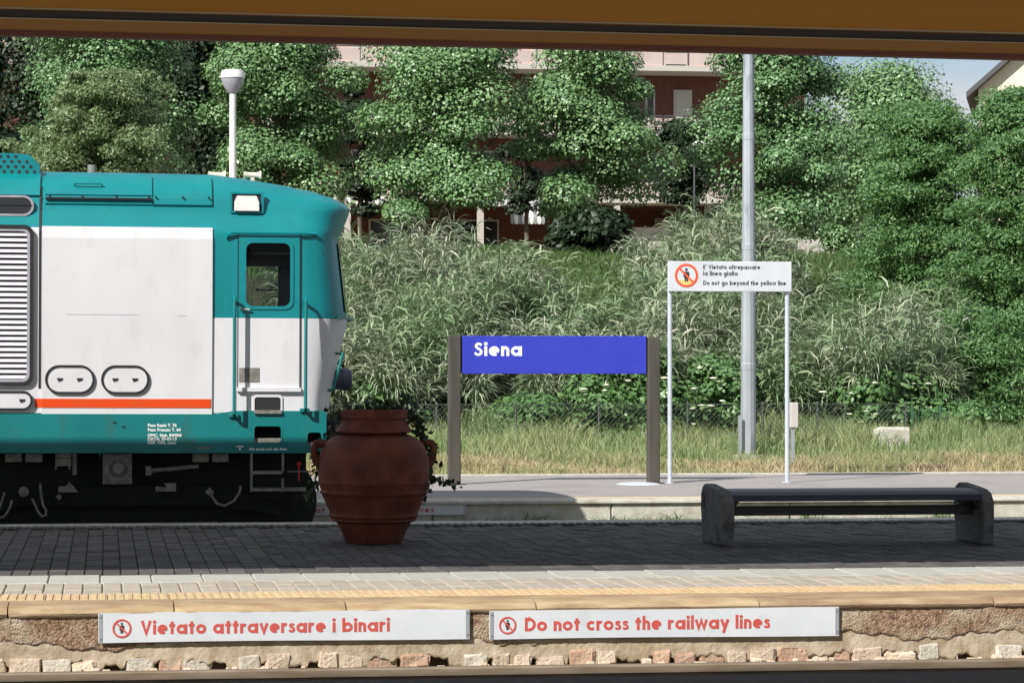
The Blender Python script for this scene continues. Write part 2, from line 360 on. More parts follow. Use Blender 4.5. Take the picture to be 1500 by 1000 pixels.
def text_width(t, sp=.075): return sum(glyph(c)[1]+sp for c in t)-sp
def lettering(name, text, x0, z0, x1, cap, Y, m, parent, org, swf=1.0):
    """bold lettering facing the camera, from x0 to x1, baseline z0; strokes are thin raised ribbons"""
    mb = MB(); sx = (x1-x0)/text_width(text); x = 0; k = 0
    for ch in text:
        strokes, adv = glyph(ch)
        if ch == ' ' and mb.v: mb.build(name, m, parent, org); mb = MB()
        for s in strokes:
            pts = [Vector((x0+(x+p[0])*sx, z0+p[1]*cap)) for p in s]
            closed = (pts[0]-pts[-1]).length < 1e-5
            if closed: pts = pts[:-1]
            n = len(pts); hw = SW/2*cap*swf*(.62 if (ch == 'i' and n > 4) else (.8 if ch in "sS'" else 1))
            L = []; Rr = []
            for i, p in enumerate(pts):
                a = pts[i-1] if (closed or i > 0) else None; b = pts[(i+1) % n] if (closed or i < n-1) else None
                d1 = (p-a).normalized() if a is not None else None; d2 = (b-p).normalized() if b is not None else None
                if d1 is None: d1 = d2
                if d2 is None: d2 = d1
                t = (d1+d2)
                t = t.normalized() if t.length > 1e-6 else d1
                nn = Vector((-t.y, t.x)); f = min(1/max(nn.dot(Vector((-d1.y, d1.x))), .3), 2.2)
                L.append(p+nn*hw*f); Rr.append(p-nn*hw*f)
            y = Y-.0015-k*.0002; k = (k+1) % 5
            vs = [(q.x, y, q.y) for q in L]+[(q.x, y, q.y) for q in Rr]
            vs += [(q.x, Y+.0005, q.y) for q in L]+[(q.x, Y+.0005, q.y) for q in Rr]
            fs = []
            for i in range(n if closed else n-1):
                j = (i+1) % n
                fs += [(i, j, n+j, n+i), (i, 2*n+i, 2*n+j, j), (n+i, n+j, 3*n+j, 3*n+i)]
            mb.add(vs, fs)
        x += adv+.075
    return mb.build(name, m, parent, org)
def disc_pts(cx, cz, r, n=28): return [(cx+r*math.cos(2*math.pi*i/n), cz+r*math.sin(2*math.pi*i/n)) for i in range(n)]
def prohibition(parent, org, cx, cz, r, Y, ringmat, yellow=False):
    if yellow:
        mb = MB(); mb.prism([(cx+r*.78*math.cos(R(a)), cz+r*.78*math.sin(R(a))) for a in range(207, 334, 9)], Y-.0008, Y, 'y'); mb.build('yellow_ground', 'yellow_print', parent, org)
    f = MB(); s = r
    f.prism(disc_pts(cx, cz+s*.5, s*.12, 14), Y-.0018, Y)
    f.prism([(cx-.2*s, cz+.33*s), (cx+.2*s, cz+.33*s), (cx+.26*s, cz+.2*s), (cx+.25*s, cz-.15*s), (cx+.16*s, cz-.15*s), (cx+.15*s, cz-.52*s), (cx+.03*s, cz-.52*s), (cx, cz-.2*s), (cx-.03*s, cz-.52*s), (cx-.15*s, cz-.52*s), (cx-.16*s, cz-.15*s), (cx-.25*s, cz-.15*s), (cx-.26*s, cz+.2*s)], Y-.0014, Y)
    f.build('walking_figure', 'black_print', parent, org)
    g = MB(); g.ring(disc_pts(cx, cz, r, 36), disc_pts(cx, cz, r*.8, 36), Y-.0032, Y)
    a = .7071; d = .085*r; L = .86*r
    g.prism([(cx-L*a-d*a, cz+L*a-d*a), (cx-L*a+d*a, cz+L*a+d*a), (cx+L*a+d*a, cz-L*a+d*a), (cx+L*a-d*a, cz-L*a-d*a)], Y-.0026, Y)
    g.build('prohibition_ring', ringmat, parent, org)

# ================================================================== SETTING
YB0, YB1 = 14.80, 22.70          # middle platform, near and far edge
YC0, YC1 = 26.10, 32.45          # far platform
YA = 11.16                       # own platform edge
def structure(o): o['kind'] = 'structure'; return o
# ---- ground sheet with the bank
def bank(X, Y):
    X = np.asarray(X, float); Y = np.asarray(Y, float)
    z = np.interp(Y, [-80, 32.2, 32.5, 34, 38, 41, 46, 54, 61, 64, 3000], [-.5, -.5, -.1, .0, .22, .75, 2.0, 3.55, 4.45, 4.5, 4.6])
    return z+np.where(Y > 33, .12*np.sin(X*.9+Y*.4)*np.sin(Y*.55), 0)*np.clip((Y-34)/6, 0, 1)*np.clip((70-Y)/6, 0, 1)
ys = np.concatenate([[-300, -60, 0, 20, 31], np.arange(32, 66, .75), [70, 80, 100, 150, 300, 700, 1600]])
xs = np.concatenate([[-1500, -500, -150, -60, -30], np.arange(-20, 40, 1.2), [50, 80, 160, 500, 1500]])
GX, GY = np.meshgrid(xs, ys); GZ = bank(GX, GY)
V = np.stack([GX, GY, GZ], -1).reshape(-1, 3); nx = len(xs)
F = np.array([[j*nx+i, j*nx+i+1, (j+1)*nx+i+1, (j+1)*nx+i] for j in range(len(ys)-1) for i in range(nx-1)])
g = np_mesh('ground', V, F, 'dirt', kind='structure'); g.data.materials.append(MATS['bank_soil']); g.data.polygons.foreach_set('material_index', [1 if (V[f[0], 1] >= 38.0 and V[f[2], 1] < 64) else 0 for f in F]); g.data.polygons.foreach_set('use_smooth', [True]*len(F))

# ---- railway tracks
def track(yc, zt, name):
    rt = bpy.data.objects.new(name, None); COL.objects.link(rt); rt.location = (0, yc, 0); rt['kind'] = 'structure'
    b = MB(); b.prism([(yc-1.75, -.56), (yc-1.6, zt-.19), (yc+1.6, zt-.19), (yc+1.75, -.56)], -60, 60, 'x'); b.build('ballast_bed', 'ballast', rt, (0, yc, 0))
    sm = MB().box(-.12, .12, -1.25, 1.25, -.09, .05, bev=.015); me = piece_mesh('sleeper', sm, 'sleeper')
    for i in range(-14, 22): put(me, 'sleeper', rt, (i*.6, 0, zt-.2))
    prof = [(-.075, 0), (.075, 0), (.075, .012), (.012, .03), (.01, .092), (.035, .102), (.036, .142), (.028, .15), (-.028, .15), (-.036, .142), (-.035, .102), (-.01, .092), (-.012, .03), (-.075, .012)]
    for s in (-1, 1):
        r = MB(); r.prism([(yc+s*.755+p[0], zt-.15+p[1]) for p in prof], -60, 60, 'x'); r.build('rail', 'rail', rt, (0, yc, 0))
    return rt
track(13.07, -.29, 'railway_track')
track(24.4, -.36, 'railway_track')

# ---- own platform under the camera
mb = MB(); mb.box(-60, 60, -14, YA-.75, -.6, -.002); pa = mb.build('near_platform', 'concrete_pale', kind='structure')  # floor kept pale to bounce sunlight up onto the canopy fascia
mb = MB(); mb.box(-60, 60, YA-.75, YA, -.6, -.004); mb.build('edge_shade_strip', 'edge_shade', pa)  # platform edge painted dark in place of the canopy's shade

# ---- middle platform
XL, XR = -2.0, 9.0
mb = MB(); mb.box(-60, XL, 14.95, YB1-.4, -.6, -.004); mb.box(XR, 60, 14.95, YB1-.4, -.6, -.004); mb.box(XL, XR, 14.95, YB1-.4, -.6, -.022)
plat = mb.build('middle_platform', 'joint', kind='structure')
mb = MB(); mb.box(XL, XR, 15.18, 17.01, -.05, -.012); mb.build('pale_bed', 'joint_pale', plat)
# plain slabs for the far runs outside the picture
mb = MB()
for a, b in ((-60, XL-.01), (XR+.01, 60)): mb.box(a, b, 15.15, YB1-.42, -.1, -.001)
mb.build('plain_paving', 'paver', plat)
BP = .1325
def brick_me(nm, wx, wy, m): return piece_mesh(nm, MB().box(-wx/2, wx/2, -wy/2, wy/2, -.05, 0, bev=.006), m)
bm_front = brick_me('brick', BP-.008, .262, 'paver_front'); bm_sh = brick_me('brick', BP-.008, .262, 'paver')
nb = 0; ncol = int((XR-XL)/BP)
def jit(): return random.uniform(-.003, .0015), (random.uniform(-.006, .006), random.uniform(-.012, .012), 0)
for r in range(3):
    y = 15.6+.134+r*.268
    for c in range(ncol):
        X = XL+(c+.5)*BP
        if not (-1.2 < X < 7.6): continue
        z, ro = jit(); put(bm_front, 'brick', plat, (X, y, z), ro); nb += 1
fill = MB()
for c in range(ncol):
    X = XL+(c+.5)*BP
    if -1.2 < X < 7.6: continue
    for r in range(3): fill.box(X-BP/2+.004, X+BP/2-.004, 15.6+r*.268+.003, 15.6+(r+1)*.268-.003, -.05, -.001)
fill.build('edge_brick_fill', 'paver_front', plat, kind='stuff')
sw_ = .366; sl = piece_mesh('paving_slab', MB().box(-sw_/2+.004, sw_/2-.004, -.295, .295, -.05, 0, bev=.006), 'slab_pale')
for c in range(int((XR-XL)/sw_)):
    z, ro = jit(); put(sl, 'paving_slab', plat, (XL+.14+(c+.5)*sw_, 16.7+.005, z), (ro[0]*.4, ro[1]*.3, 0))
fill = MB(); y = 17.02; r = 0
while y < 21.85:
    for c in range(-1, ncol):
        X = XL+(c+.5)*BP; off = .134 if c % 2 else 0
        yy = y+.134+off
        if X < XL or yy > 21.9: continue
        z, ro = jit()
        if nb < 298 and yy < 17.3 and -.9 < X < 7.2:
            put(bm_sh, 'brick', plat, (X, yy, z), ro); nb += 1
        else: 
            fill.box(X-BP/2+.004, X+BP/2-.004, yy-.131, yy+.131, -.05, z-.0008-random.random()*.004)
    if r == 0:
        for c in range(1, ncol, 2):
            X = XL+(c+.5)*BP; fill.box(X-BP/2+.004, X+BP/2-.004, 17.023, 17.15, -.05, -.001)
    y += .268; r += 1
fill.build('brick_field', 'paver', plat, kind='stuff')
# tactile strip: ribbed tiles
tm = MB(); tm.box(-.2, .2, -.2, .2, -.05, 0, bev=.003)
for i in range(7): tm.box(-.19+i*.0575-.0, -.19+i*.0575+.034, -.192, .192, -.001, .006, bev=.0025)
tme = piece_mesh('tactile_tile', tm, 'tactile')
for c in range(int((XR-XL)/.405)):
    put(tme, 'tactile_tile', plat, (XL+.2+c*.405, 15.375+.006, random.uniform(-.001, .003)), (0, random.uniform(-.004, .004), 0))
# kerb stones of the near edge, rounded nose, uneven ends
kx = [-60, -3.4]+[PX(x, YB0) for x in (-190, 11, 255, 507, 785, 1112, 1455, 1700)]+[9.2, 60]
for a, b in zip(kx[:-1], kx[1:]):
    k = MB(); pr = [(15.17, -.12), (15.17, .002), (14.9, .0), (14.83, -.006), (14.79, -.022), (14.776, -.045), (14.782, -.062), (14.79, -.07), (14.82, -.075), (14.82, -.12)]
    n = 2 if (b-a) > 8 else 14; vs = []; m_ = len(pr)
    for i in range(n+1):
        t = i/n; x = a+.004+(b-a-.008)*t; e = min(t, 1-t)*(b-a)
        for (y_, z_) in pr:
            ch = random.uniform(0, .018) if (e < .03 and y_ < 14.88) else random.uniform(-.002, .002)
            vs.append((x, y_+ch, z_-(.3*ch if z_ > -.05 else 0)))
    fs = [(i*m_+j, i*m_+(j+1) % m_, (i+1)*m_+(j+1) % m_, (i+1)*m_+j) for i in range(n) for j in range(m_)]+[tuple(range(m_))[::-1], tuple(n*m_+j for j in range(m_))]
    k.add(vs, fs); k.build('kerb_stone', 'kerb', plat, smooth=True)
# far edge of the middle platform
mb = MB(); mb.box(-60, 60, YB1-.39, YB1, -.6, -.001); mb.build('far_kerb', 'concrete_pale', plat)
tm = MB()
for i in range(180): tm.box(-3+i*.075, -3+i*.075+.04, 22.0, 22.28, -.01, .004)
tm.build('far_tactile_ribs', 'paver', plat, kind='stuff')
# retaining wall of the near edge
mb = MB(); mb.box(-60, 60, 14.9, 14.94, -.6, -.08); mb.build('wall_core', 'wall_core', plat)
def sheet(name, m, x0, x1, zt, zb_fn, yf, amp, nz_=10, dx=.02, thick=.09):
    xs_ = np.arange(x0, x1+dx, dx); n = len(xs_); rr = np.random.default_rng(hash(name) % 1000 if False else len(name))
    zb = np.array([zb_fn(x) for x in xs_]); V = []
    nn = rr.normal(0, 1, (nz_+1, n)); nn = (nn+np.roll(nn, 1, 0)+np.roll(nn, 1, 1)+np.roll(nn, -1, 1))/4
    for j in range(nz_+1):
        t = j/nz_; z = zt+(zb-zt)*t
        y = yf+nn[j]*amp+.003*np.sin(xs_*1.7+j*.2)
        V.append(np.stack([xs_, y, z], -1))
    V.append(np.stack([xs_, np.full(n, yf+thick), zb+.004], -1))
    V = np.concatenate(V); F = np.array([[j*n+i, j*n+i+1, (j+1)*n+i+1, (j+1)*n+i] for j in range(nz_+1) for i in range(n-1)])
    o = np_mesh(name, V, F, m, plat); return o
wr = np.random.default_rng(5)
ph = wr.uniform(0, 6, 8)
def zb_plaster(x): return -.235+.03*math.sin(x*2.3+ph[0])+.02*math.sin(x*7+ph[1])+.011*math.sin(x*23+ph[2])+.006*math.sin(x*61)
_rag = {}
def zb_mortar(x):
    k = int(math.floor(x/.13)); 
    if k not in _rag: _rag[k] = random.Random(k*13+5).choice([-.365, -.38, -.355, -.41, -.39, -.372, -.44, -.43])
    return _rag[k]+.012*math.sin(x*37)+.007*math.sin(x*91+1)
cr = [PX(x, 14.85) for x in (13, 1420)]
edges = [-3.2, cr[0]-.006, cr[0]+.006, cr[1]-.006, cr[1]+.006, 9.4]
for a, b in zip(edges[0::2], edges[1::2]): sheet('plaster_face', 'plaster', a, b, -.072, zb_plaster, 14.803, .004, 12, .018)
sheet('mortar_band', 'mortar', -3.2, 9.4, -.15, zb_mortar, 14.809, .0025, 12, .012)
mb = MB(); mb.box(-60, -3.2, 14.81, 14.9, -.6, -.075); mb.box(9.4, 60, 14.81, 14.9, -.6, -.075); mb.build('wall_run', 'plaster', plat)
# rubble stones showing under the mortar, each its own
x = -1.4; rs = random.Random(21)
while x < 7.6:
    wd = rs.uniform(.1, .21); h = rs.uniform(.08, .115)
    if rs.random() < .86:
        m_ = rs.choice(['stone_warm', 'stone_warm', 'stone_pale', 'stone_red'])
        s = MB(); s.box(-wd/2, wd/2, -.04, .05, -h/2, h/2, bev=.014)
        s.v = [(a+rs.uniform(-.009, .009), b+rs.uniform(-.009, .009), c+rs.uniform(-.009, .009)) for a, b, c in s.v]
        o = s.build('stone', m_, plat); o.location = (x+wd/2, 14.836+rs.uniform(-.01, .02), -.445+h/2+rs.uniform(0, .03)); o.rotation_euler = (rs.uniform(-.06, .06), rs.uniform(-.09, .09), rs.uniform(-.08, .08))
    x += wd+rs.uniform(.004, .04)
mb = MB(); 
for i in range(110):
    xx = rs.uniform(-1.4, 7.6); s_ = rs.uniform(.012, .035); zz = rs.uniform(-.44, -.4)
    mb.box(xx-s_, xx+s_, 14.775-s_, 14.775+s_, zz-s_*.7, zz+s_*.7, bev=s_*.35)
mb.build('rubble_chips', 'stone_warm', plat, kind='stuff')

# ---- far platform
mb = MB(); mb.box(-60, 60, YC0+.42, YC1, -.6, -.002); platc = mb.build('far_platform', 'asphalt', kind='structure')
mb = MB(); mb.box(-60, 60, YC0+.06, YC0+.415, -.2, .0); mb.build('edge_slab', 'concrete_pale', platc)
mb = MB(); mb.box(-60, 60, YC0+.43, YC0+.55, -.1, .0025); mb.build('yellow_line', 'yellow_line', platc)
mb = MB(); mb.box(-60, 60, YC1-.22, YC1+.02, -.3, .012); mb.build('back_kerb', 'concrete_pale', platc)
xe = -20
jx = [PX(x, YC0) for x in (945, 1243, 1467)]; pan = [PX(x, YC0) for x in range(-1200, 3000, 262)]
for a, b in zip(pan[:-1], pan[1:]):
    k = MB(); k.box(a+.008, b-.008, YC0+.02, YC0+.1, -.6, -.045, bev=.008); k.build('face_panel', 'concrete_pale', platc)
mb = MB(); mb.box(-60, 60, YC0+.09, YC0+.3, -.6, -.05); mb.build('face_core', 'joint', platc)
mb = MB(); mb.box(-60, 60, YC0-.02, YC0+.06, -.042, -.001, bev=.008); mb.build('edge_nosing', 'concrete_pale', platc)

# ---- own canopy (edge seen at the top of the picture)
ca = thing('station_canopy', 'ochre canopy edge with dark slot overhead across the top of the picture', 'canopy', (3, 10.6, 3.0))
YCA = 10.6
def zc_at(y): return PZ(y, YCA, 750)
def slab(nm, ya, yb, Y0, Y1, m):
    zb, za = zc_at(yb), zc_at(ya); xc = PX(750, YCA); sl_ = .0085
    f = lambda X, z: z-sl_*(X-xc)
    vs = [(X, y_, f(X, z)) for z in (zb, za) for y_ in (Y0, Y1) for X in (-30, 35)]
    b = MB(); b.add(vs, [(0, 2, 3, 1), (4, 5, 7, 6), (0, 1, 5, 4), (2, 6, 7, 3), (0, 4, 6, 2), (1, 3, 7, 5)]); return b.build(nm, m, ca, (3, 10.6, 3.0))
slab('bottom_lip', 63, 70, YCA-.02, YCA+.04, 'canopy_lip')
slab('fascia_strip', 46, 63.2, YCA-.01, YCA+.03, 'canopy_strip')
slab('pale_seal', 44.5, 46, YCA-.012, YCA+.0, 'seal_pale')
slab('dark_slot', 33, 46, YCA+.005, YCA+.02, 'canopy_dark')
slab('fascia_board', -30, 33, YCA-.04, YCA+.03, 'canopy_ochre')
slab('board_bead', 31.5, 33.5, YCA-.045, YCA-.0401, 'seal_pale')
mb = MB(); mb.box(-30, 35, 4.5, YCA+.04, 3.3, 3.36); mb.build('roof_deck', 'canopy_ochre', ca, (3, 10.6, 3.0))  # deck cut short at the back so sun reaches the floor and bounces
for X in (-12, -4.5, 14, 22):
    b = MB(); b.tube([(X, 6, 0), (X, 6, 3.3)], [.09, .08], 12); b.build('column', 'metal_roof', ca, (3, 10.6, 3.0))

# ---- canopy of the middle platform (above the frame, throws the shade on it)
cb = thing('platform_canopy', 'wide flat canopy roof over the middle platform, above the picture', 'canopy', (3, 17, 0))
ZB = 4.62
mb = MB(); mb.box(-40, 45, 13.56, 19.57, ZB, ZB+.18); mb.build('roof_deck', 'metal_roof', cb, (3, 17, 0))
mb = MB(); mb.box(-40, 45, 16.2, 16.5, ZB-.25, ZB-.002); mb.build('main_beam', 'metal_roof', cb, (3, 17, 0))
for X in (-13, -4.5, 12.5, 21):
    b = MB(); b.tube([(X, 16.35, 0), (X, 16.35, ZB-.25)], [.11, .1], 12); b.build('column', 'metal_roof', cb, (3, 17, 0))

# ================================================================== LOCOMOTIVE
YL = 23.0; WL = 2.8; YCEN = YL+WL/2
def lx(x): return PX(x, YL)
def lz(y): return PZ(y, YL, 260)
LO = (lx(477), YL, -.36)
loco = thing('diesel_locomotive', 'teal and white diesel locomotive with orange stripe standing behind terracotta pot', 'locomotive', LO)
loco.rotation_euler = (0, .004, 0)
def LB(mb, name, m, parent=None, smooth=False): return mb.build(name, m, parent or loco, LO, smooth)
XB = lx(-1700)
xd0, xd1, zd0, zd1 = lx(347), lx(438), lz(573), lz(343)      # door
xw0, xw1, zw0, zw1 = lx(358), lx(424), lz(449), lz(355)      # door window
x310 = lx(310); XS = lx(443); xseam = lx(57)
zbot, zcab, zwt, zbr = lz(606), lz(466), lz(336), 3.05
tips = [(lz(606), 477), (lz(575), 480), (zcab, 505), (lz(455), 504), (lz(352), 491), (lz(345), 490), (lz(339), 493), (lz(312), 505), (zbr, 509)]
tips.sort(); tz = [t[0] for t in tips]; tX = [PX(t[1], YL+.9) for t in tips]
def tipx(z): return float(np.interp(z, tz, tX))
def plan(z, t, off=0):     # t 0..1 quarter corner, 1..2 across the front to the middle
    a = tipx(z)-XS; b = .95
    if t <= 1:
        an = t*math.pi/2; e = .72; return XS+(a+off)*math.sin(an)**e, YL-off+(b+off)*(1-math.cos(an)**e)
    return XS+a+off+.03*(t-1), YL+b+(WL/2-b)*(t-1)
rows = sorted(set([zbot, lz(590), lz(575), lz(540), lz(500), zcab, zw0, lz(430), lz(400), lz(370), zw1, lz(345), lz(339), zwt, lz(312), zbr]))
rows = [z for z in rows]
cols = sorted(set([XB, lx(-900), lx(-300), xseam, lx(180), x310, xd0, xw0, xw1, xd1, XS]))
hs = [1, .985, .955, .9, .8, .62, .35, .0]; gs = [0, .22, .42, .6, .76, .89, .97, 1]
def crown(X): return float(np.interp(X, [lx(300), lx(400), XS], [3.515, 3.44, 3.36]))
nose_t = [.0, .12, .25, .4, .55, .7, .85, 1, 1.5, 2]
# one half outline: list of column functions
body = MB(); grid = {}
ncols = len(cols)
def colpt(ci, k, side):
    """ci < ncols: straight column; else nose param; k: row index or roof index"""
    if k < len(rows):
        z = rows[k]
        if ci < ncols: X, Y = cols[ci], YL
        else:
            X, Y = plan(z, nose_t[ci-ncols+1])
            if k == len(rows)-1: z += .1*min(nose_t[ci-ncols+1], 1)
    else:
        j = k-len(rows)+1
        if ci < ncols:
            X = cols[ci]; Y = YCEN-(YCEN-YL)*hs[j]; z = zbr+(crown(X)-zbr)*gs[j]
        else:
            tn = min(nose_t[ci-ncols+1], 1); X0, Y0 = plan(zbr, nose_t[ci-ncols+1]); X = XS+(X0-XS)*hs[j]; Y = YCEN-(YCEN-Y0)*hs[j]; zr0 = zbr+.1*tn; gf = gs[j]*(1-tn)+(1-hs[j]**1.25)*tn; z = zr0+(crown(XS)-zr0)*gf
    Y += (YCEN-Y)/(YCEN-YL)*max(0, min(z, zbr)-2.84)*.42
    if side > 0: Y = 2*YCEN-Y
    return X, Y, z
NC = ncols+len(nose_t)-1; NR = len(rows)+len(hs)-1
rw0, rw1 = rows.index(zw0), rows.index(zw1); cw0, cw1 = cols.index(xw0), cols.index(xw1)
wr0, wr1 = rows.index(lz(430)) if lz(430) in rows else 0, 0
for side in (-1, 1):
    idx = {}
    for ci in range(NC):
        for k in range(NR): idx[ci, k] = len(body.v); body.v.append(colpt(ci, k, side))
    for ci in range(NC-1):
        for k in range(NR-1):
            if k < len(rows) and cw0 <= ci < (cw1 if side < 0 else cols.index(xd1)) and rw0 <= k < rw1: continue
            zc_ = rows[k] if k < len(rows)-1 else 9
            if ci < cols.index(x310): mi = 0 if zc_ >= zwt-1e-6 else 1
            else: mi = 0 if zc_ >= zcab-1e-6 else 1
            body.f.append((idx[ci, k], idx[ci+1, k], idx[ci+1, k+1], idx[ci, k+1])); body.m.append(mi)
    # back end
# end wall at the far left and floor
e = MB(); e.box(XB-.02, XB, YL, YL+WL, zbot, 3.3); LB(e, 'end_wall', 'teal_up')
bo = LB(body, 'body_shell', ['teal_up', 'loco_white'], smooth=True)
fl = MB(); fl.box(XB, XS, YL+.02, YL+WL-.02, zbot+.005, zbot+.03); LB(fl, 'floor', 'dark_int')
it = MB(); it.box(x310-.03, x310, YL+.13, YL+WL-.13, zbot+.03, 3.05); LB(it, 'cab_bulkhead', 'dark_int')
it = MB(); it.box(x310, XS+.2, YL+.04, YL+WL-.04, lz(372), lz(372)+.02); LB(it, 'cab_ceiling', 'dark_int')
it = MB(); it.box(xw1+.06, XS+.25, YL+.2, YL+WL-.2, zbot+.03, lz(470)); LB(it, 'driver_desk', 'dark_int')
# frame (lower teal skirt)
zf0, zf1 = lz(664), lz(605)
fr = MB()
pr = [(XB, zf0), (lx(477), zf0), (lx(477), lz(601)), (lx(343), lz(602)), (lx(312), lz(607)), (XB, lz(607))]
xo, xo1 = lx(371), lx(411)
# skirt in strips round the step openings
def skirt(xa, xb, za, zb_, zb2=None):
    fr.prism([(xa, za), (xb, za), (xb, zb2 if zb2 else zb_), (xa, zb_)], YL-.03, YL+.03)
zt_ = lz(602)
skirt(XB, lx(312), zf0, lz(607)); skirt(lx(312), lx(343), zf0, lz(607), zt_); skirt(lx(343), xo, zf0, zt_)
skirt(xo, xo1, zf0, lz(649)); skirt(xo, xo1, lz(624), zt_)
xh0, xh1 = lx(449), lx(470)
skirt(xo1, xh0, zf0, zt_); skirt(xh0, xh1, lz(633), zt_); skirt(xh0, xh1, zf0, lz(655)); skirt(xh1, lx(477), zf0, zt_)
fr.box(XB, lx(477), YL+WL-.03, YL+WL+.03, zf0, zf1); fr.box(lx(476), lx(477)+.002, YL+.031, YL+WL-.031, zf0, zf1)
LB(fr, 'frame_skirt', 'teal_low')
b = MB(); b.box(XB, xseam, YL-.036, YL-.029, zf0, zf0+.022); b.box(xseam, lx(477), YL-.036, YL-.029, zf0, zf0+.022); LB(b, 'skirt_lower_lip', 'teal_low')
# corner rounding of skirt openings + steps
for i, (za, zb_, xa, xb) in enumerate(((lz(649), lz(624), xo, xo1), (lz(655), lz(633), xh0, xh1))):
    q = MB(); q.ring(rrect(xa-.012, xb+.012, za-.012, zb_+.012, .035), rrect(xa+.004, xb-.004, za+.004, zb_-.004, .03), YL-.034, YL-.02); LB(q, 'step_opening_trim', 'teal_low')
    q = MB(); q.box(xa, xb, YL+.0, YL+.26, za, za+.045); LB(q, 'step_tread', 'gear_grey')
    q = MB(); q.box(xa-.03, xb+.03, YL+.27, YL+.29, za-.05, zb_+.05); LB(q, 'step_well', 'dark_int')
# step well in the white panel
q = MB(); q.ring(rrect(xo-.012, xo1+.012, lz(606)-.004, lz(580)+.012, .035), rrect(xo+.006, xo1-.006, lz(603), lz(582), .028), YL-.014, YL-.001); LB(q, 'step_opening_trim', 'loco_white')
q = MB(); q.prism(rrect(xo, xo1, lz(604), lz(581), .03), YL-.006, YL-.0005); LB(q, 'step_recess', 'dark_int')
q = MB(); q.box(xo, xo1, YL-.06, YL, lz(606), lz(601)); LB(q, 'step_tread', 'gear_grey')
# orange stripe, raised edge of the big white panel, seams
q = MB(); q.box(lx(50), lx(309), YL-.004, YL+.002, lz(598), lz(585)); q.box(XB, lx(-60), YL-.004, YL+.002, lz(598), lz(585)); LB(q, 'orange_stripe', 'loco_orange')
q = MB(); q.box(xseam-.012, xseam+.012, YL-.006, YL+.002, lz(570), 2.84); q.prism([(YL-.006, 2.84), (YL+.082, zbr), (YL+.094, zbr), (YL+.006, 2.84)], xseam-.012, xseam+.012, 'x'); q.prism([(YL+.082, zbr), (YL+.1, zbr+.12), (YL+.16, zbr+.24), (YL+.2, zbr+.24), (YL+.12, zbr+.1), (YL+.1, zbr)], xseam-.012, xseam+.012, 'x'); LB(q, 'body_seam', 'gasket')
q = MB(); q.prism([(YL+.002, lz(608)), (YL-.022, lz(607)), (YL-.026, lz(470)), (YL-.024, lz(351)), (YL-.003, lz(334)), (YL+.002, lz(334))], xseam+.02, x310-.004, 'x'); LB(q, 'side_panel', 'loco_white')
q = MB(); q.box(lx(312), lx(345), YL-.004, YL+.002, zbot+.01, lz(467)); LB(q, 'corner_panel', 'loco_white')
q = MB(); q.box(xseam+.02, lx(308), YL-.0275, YL-.02, lz(598), lz(585)); LB(q, 'orange_stripe', 'loco_orange')
# door leaf with its window frame, handle and sill
dr = MB()
def dbox(xa, xb, za, zb_, mi): dr.box(xa, xb, YL-.014, YL+.004, za, zb_, mi)
dbox(xd0+.006, xd1-.006, zd0+.02, zcab, 1)
dbox(xd0+.006, xd1-.006, zcab, zw0, 0); dbox(xd0+.006, xw0, zw0, zw1, 0); dbox(xw1, xd1-.006, zw0, zw1, 0); dbox(xd0+.006, xd1-.006, zw1, zd1-.006, 0)
door = LB(dr, 'cab_door', ['teal_up', 'loco_white'])
q = MB(); q.ring(rrect(xw0-.028, xw1+.028, zw0-.028, zw1+.028, .085), rrect(xw0+.004, xw1-.004, zw0+.004, zw1-.004, .07), YL-.024, YL+.0); LB(q, 'window_frame', 'teal_up', door)
q = MB(); q.box(xw0, xw1, YL+.002, YL+.008, zw0, zw1); LB(q, 'window_pane', 'glass', door)
q = MB(); q.box(xd0-.01, xd1+.01, YL-.04, YL-.002, zd0-.005, zd0+.035); LB(q, 'door_sill', 'loco_white', door)
q = MB(); q.box(xd0-.004, xd0+.004, YL-.015, YL, zd0, zd1); q.box(xd1-.004, xd1+.004, YL-.015, YL, zd0, zd1); LB(q, 'door_gap', 'gasket', door)
q = MB(); q.box(lx(350), lx(364), YL-.05, YL-.035, lz(453)-.006, lz(453)+.006); q.box(lx(350), lx(352), YL-.05, YL-.01, lz(453)-.006, lz(453)+.006); LB(q, 'door_handle', 'horn_cream', door)
q = MB(); q.box(lx(349), lx(379), YL-.018, YL-.0141, lz(560), lz(539)); LB(q, 'kick_recess', 'gear_grey', door)
q = MB(); q.ring(rrect(xw0-.02, xd1+.02, zw0-.02, zw1+.02, .08), rrect(xw0+.01, xd1-.01, zw0+.01, zw1-.01, .07), YL+WL-.01, YL+WL+.02); LB(q, 'far_window_frame', 'dark_int')
q = MB(); a_, b_ = PX(375, YL+WL-.1), PX(408, YL+WL-.1); zz = PZ(425, YL+WL-.1, 390)
q.tube([(a_, YL+WL-.1, zz), (b_, YL+WL-.1, zz)], .009, 6); q.tube([(a_-.012, YL+WL-.1, zz), (a_+.012, YL+WL-.1, zz)], .02, 8); q.tube([(b_-.012, YL+WL-.1, zz), (b_+.012, YL+WL-.1, zz)], .02, 8); LB(q, 'inner_handrail', 'horn_cream')
# rain gutter above the door
q = MB(); q.tube([(lx(330), YL-.012, lz(349)), (lx(332), YL-.03, lz(344)), (lx(337), YL-.034, lz(341)), (lx(440), YL-.034, lz(341)), (lx(462), YL-.01, lz(341.5))], .014, 6); LB(q, 'rain_gutter', 'teal_up')
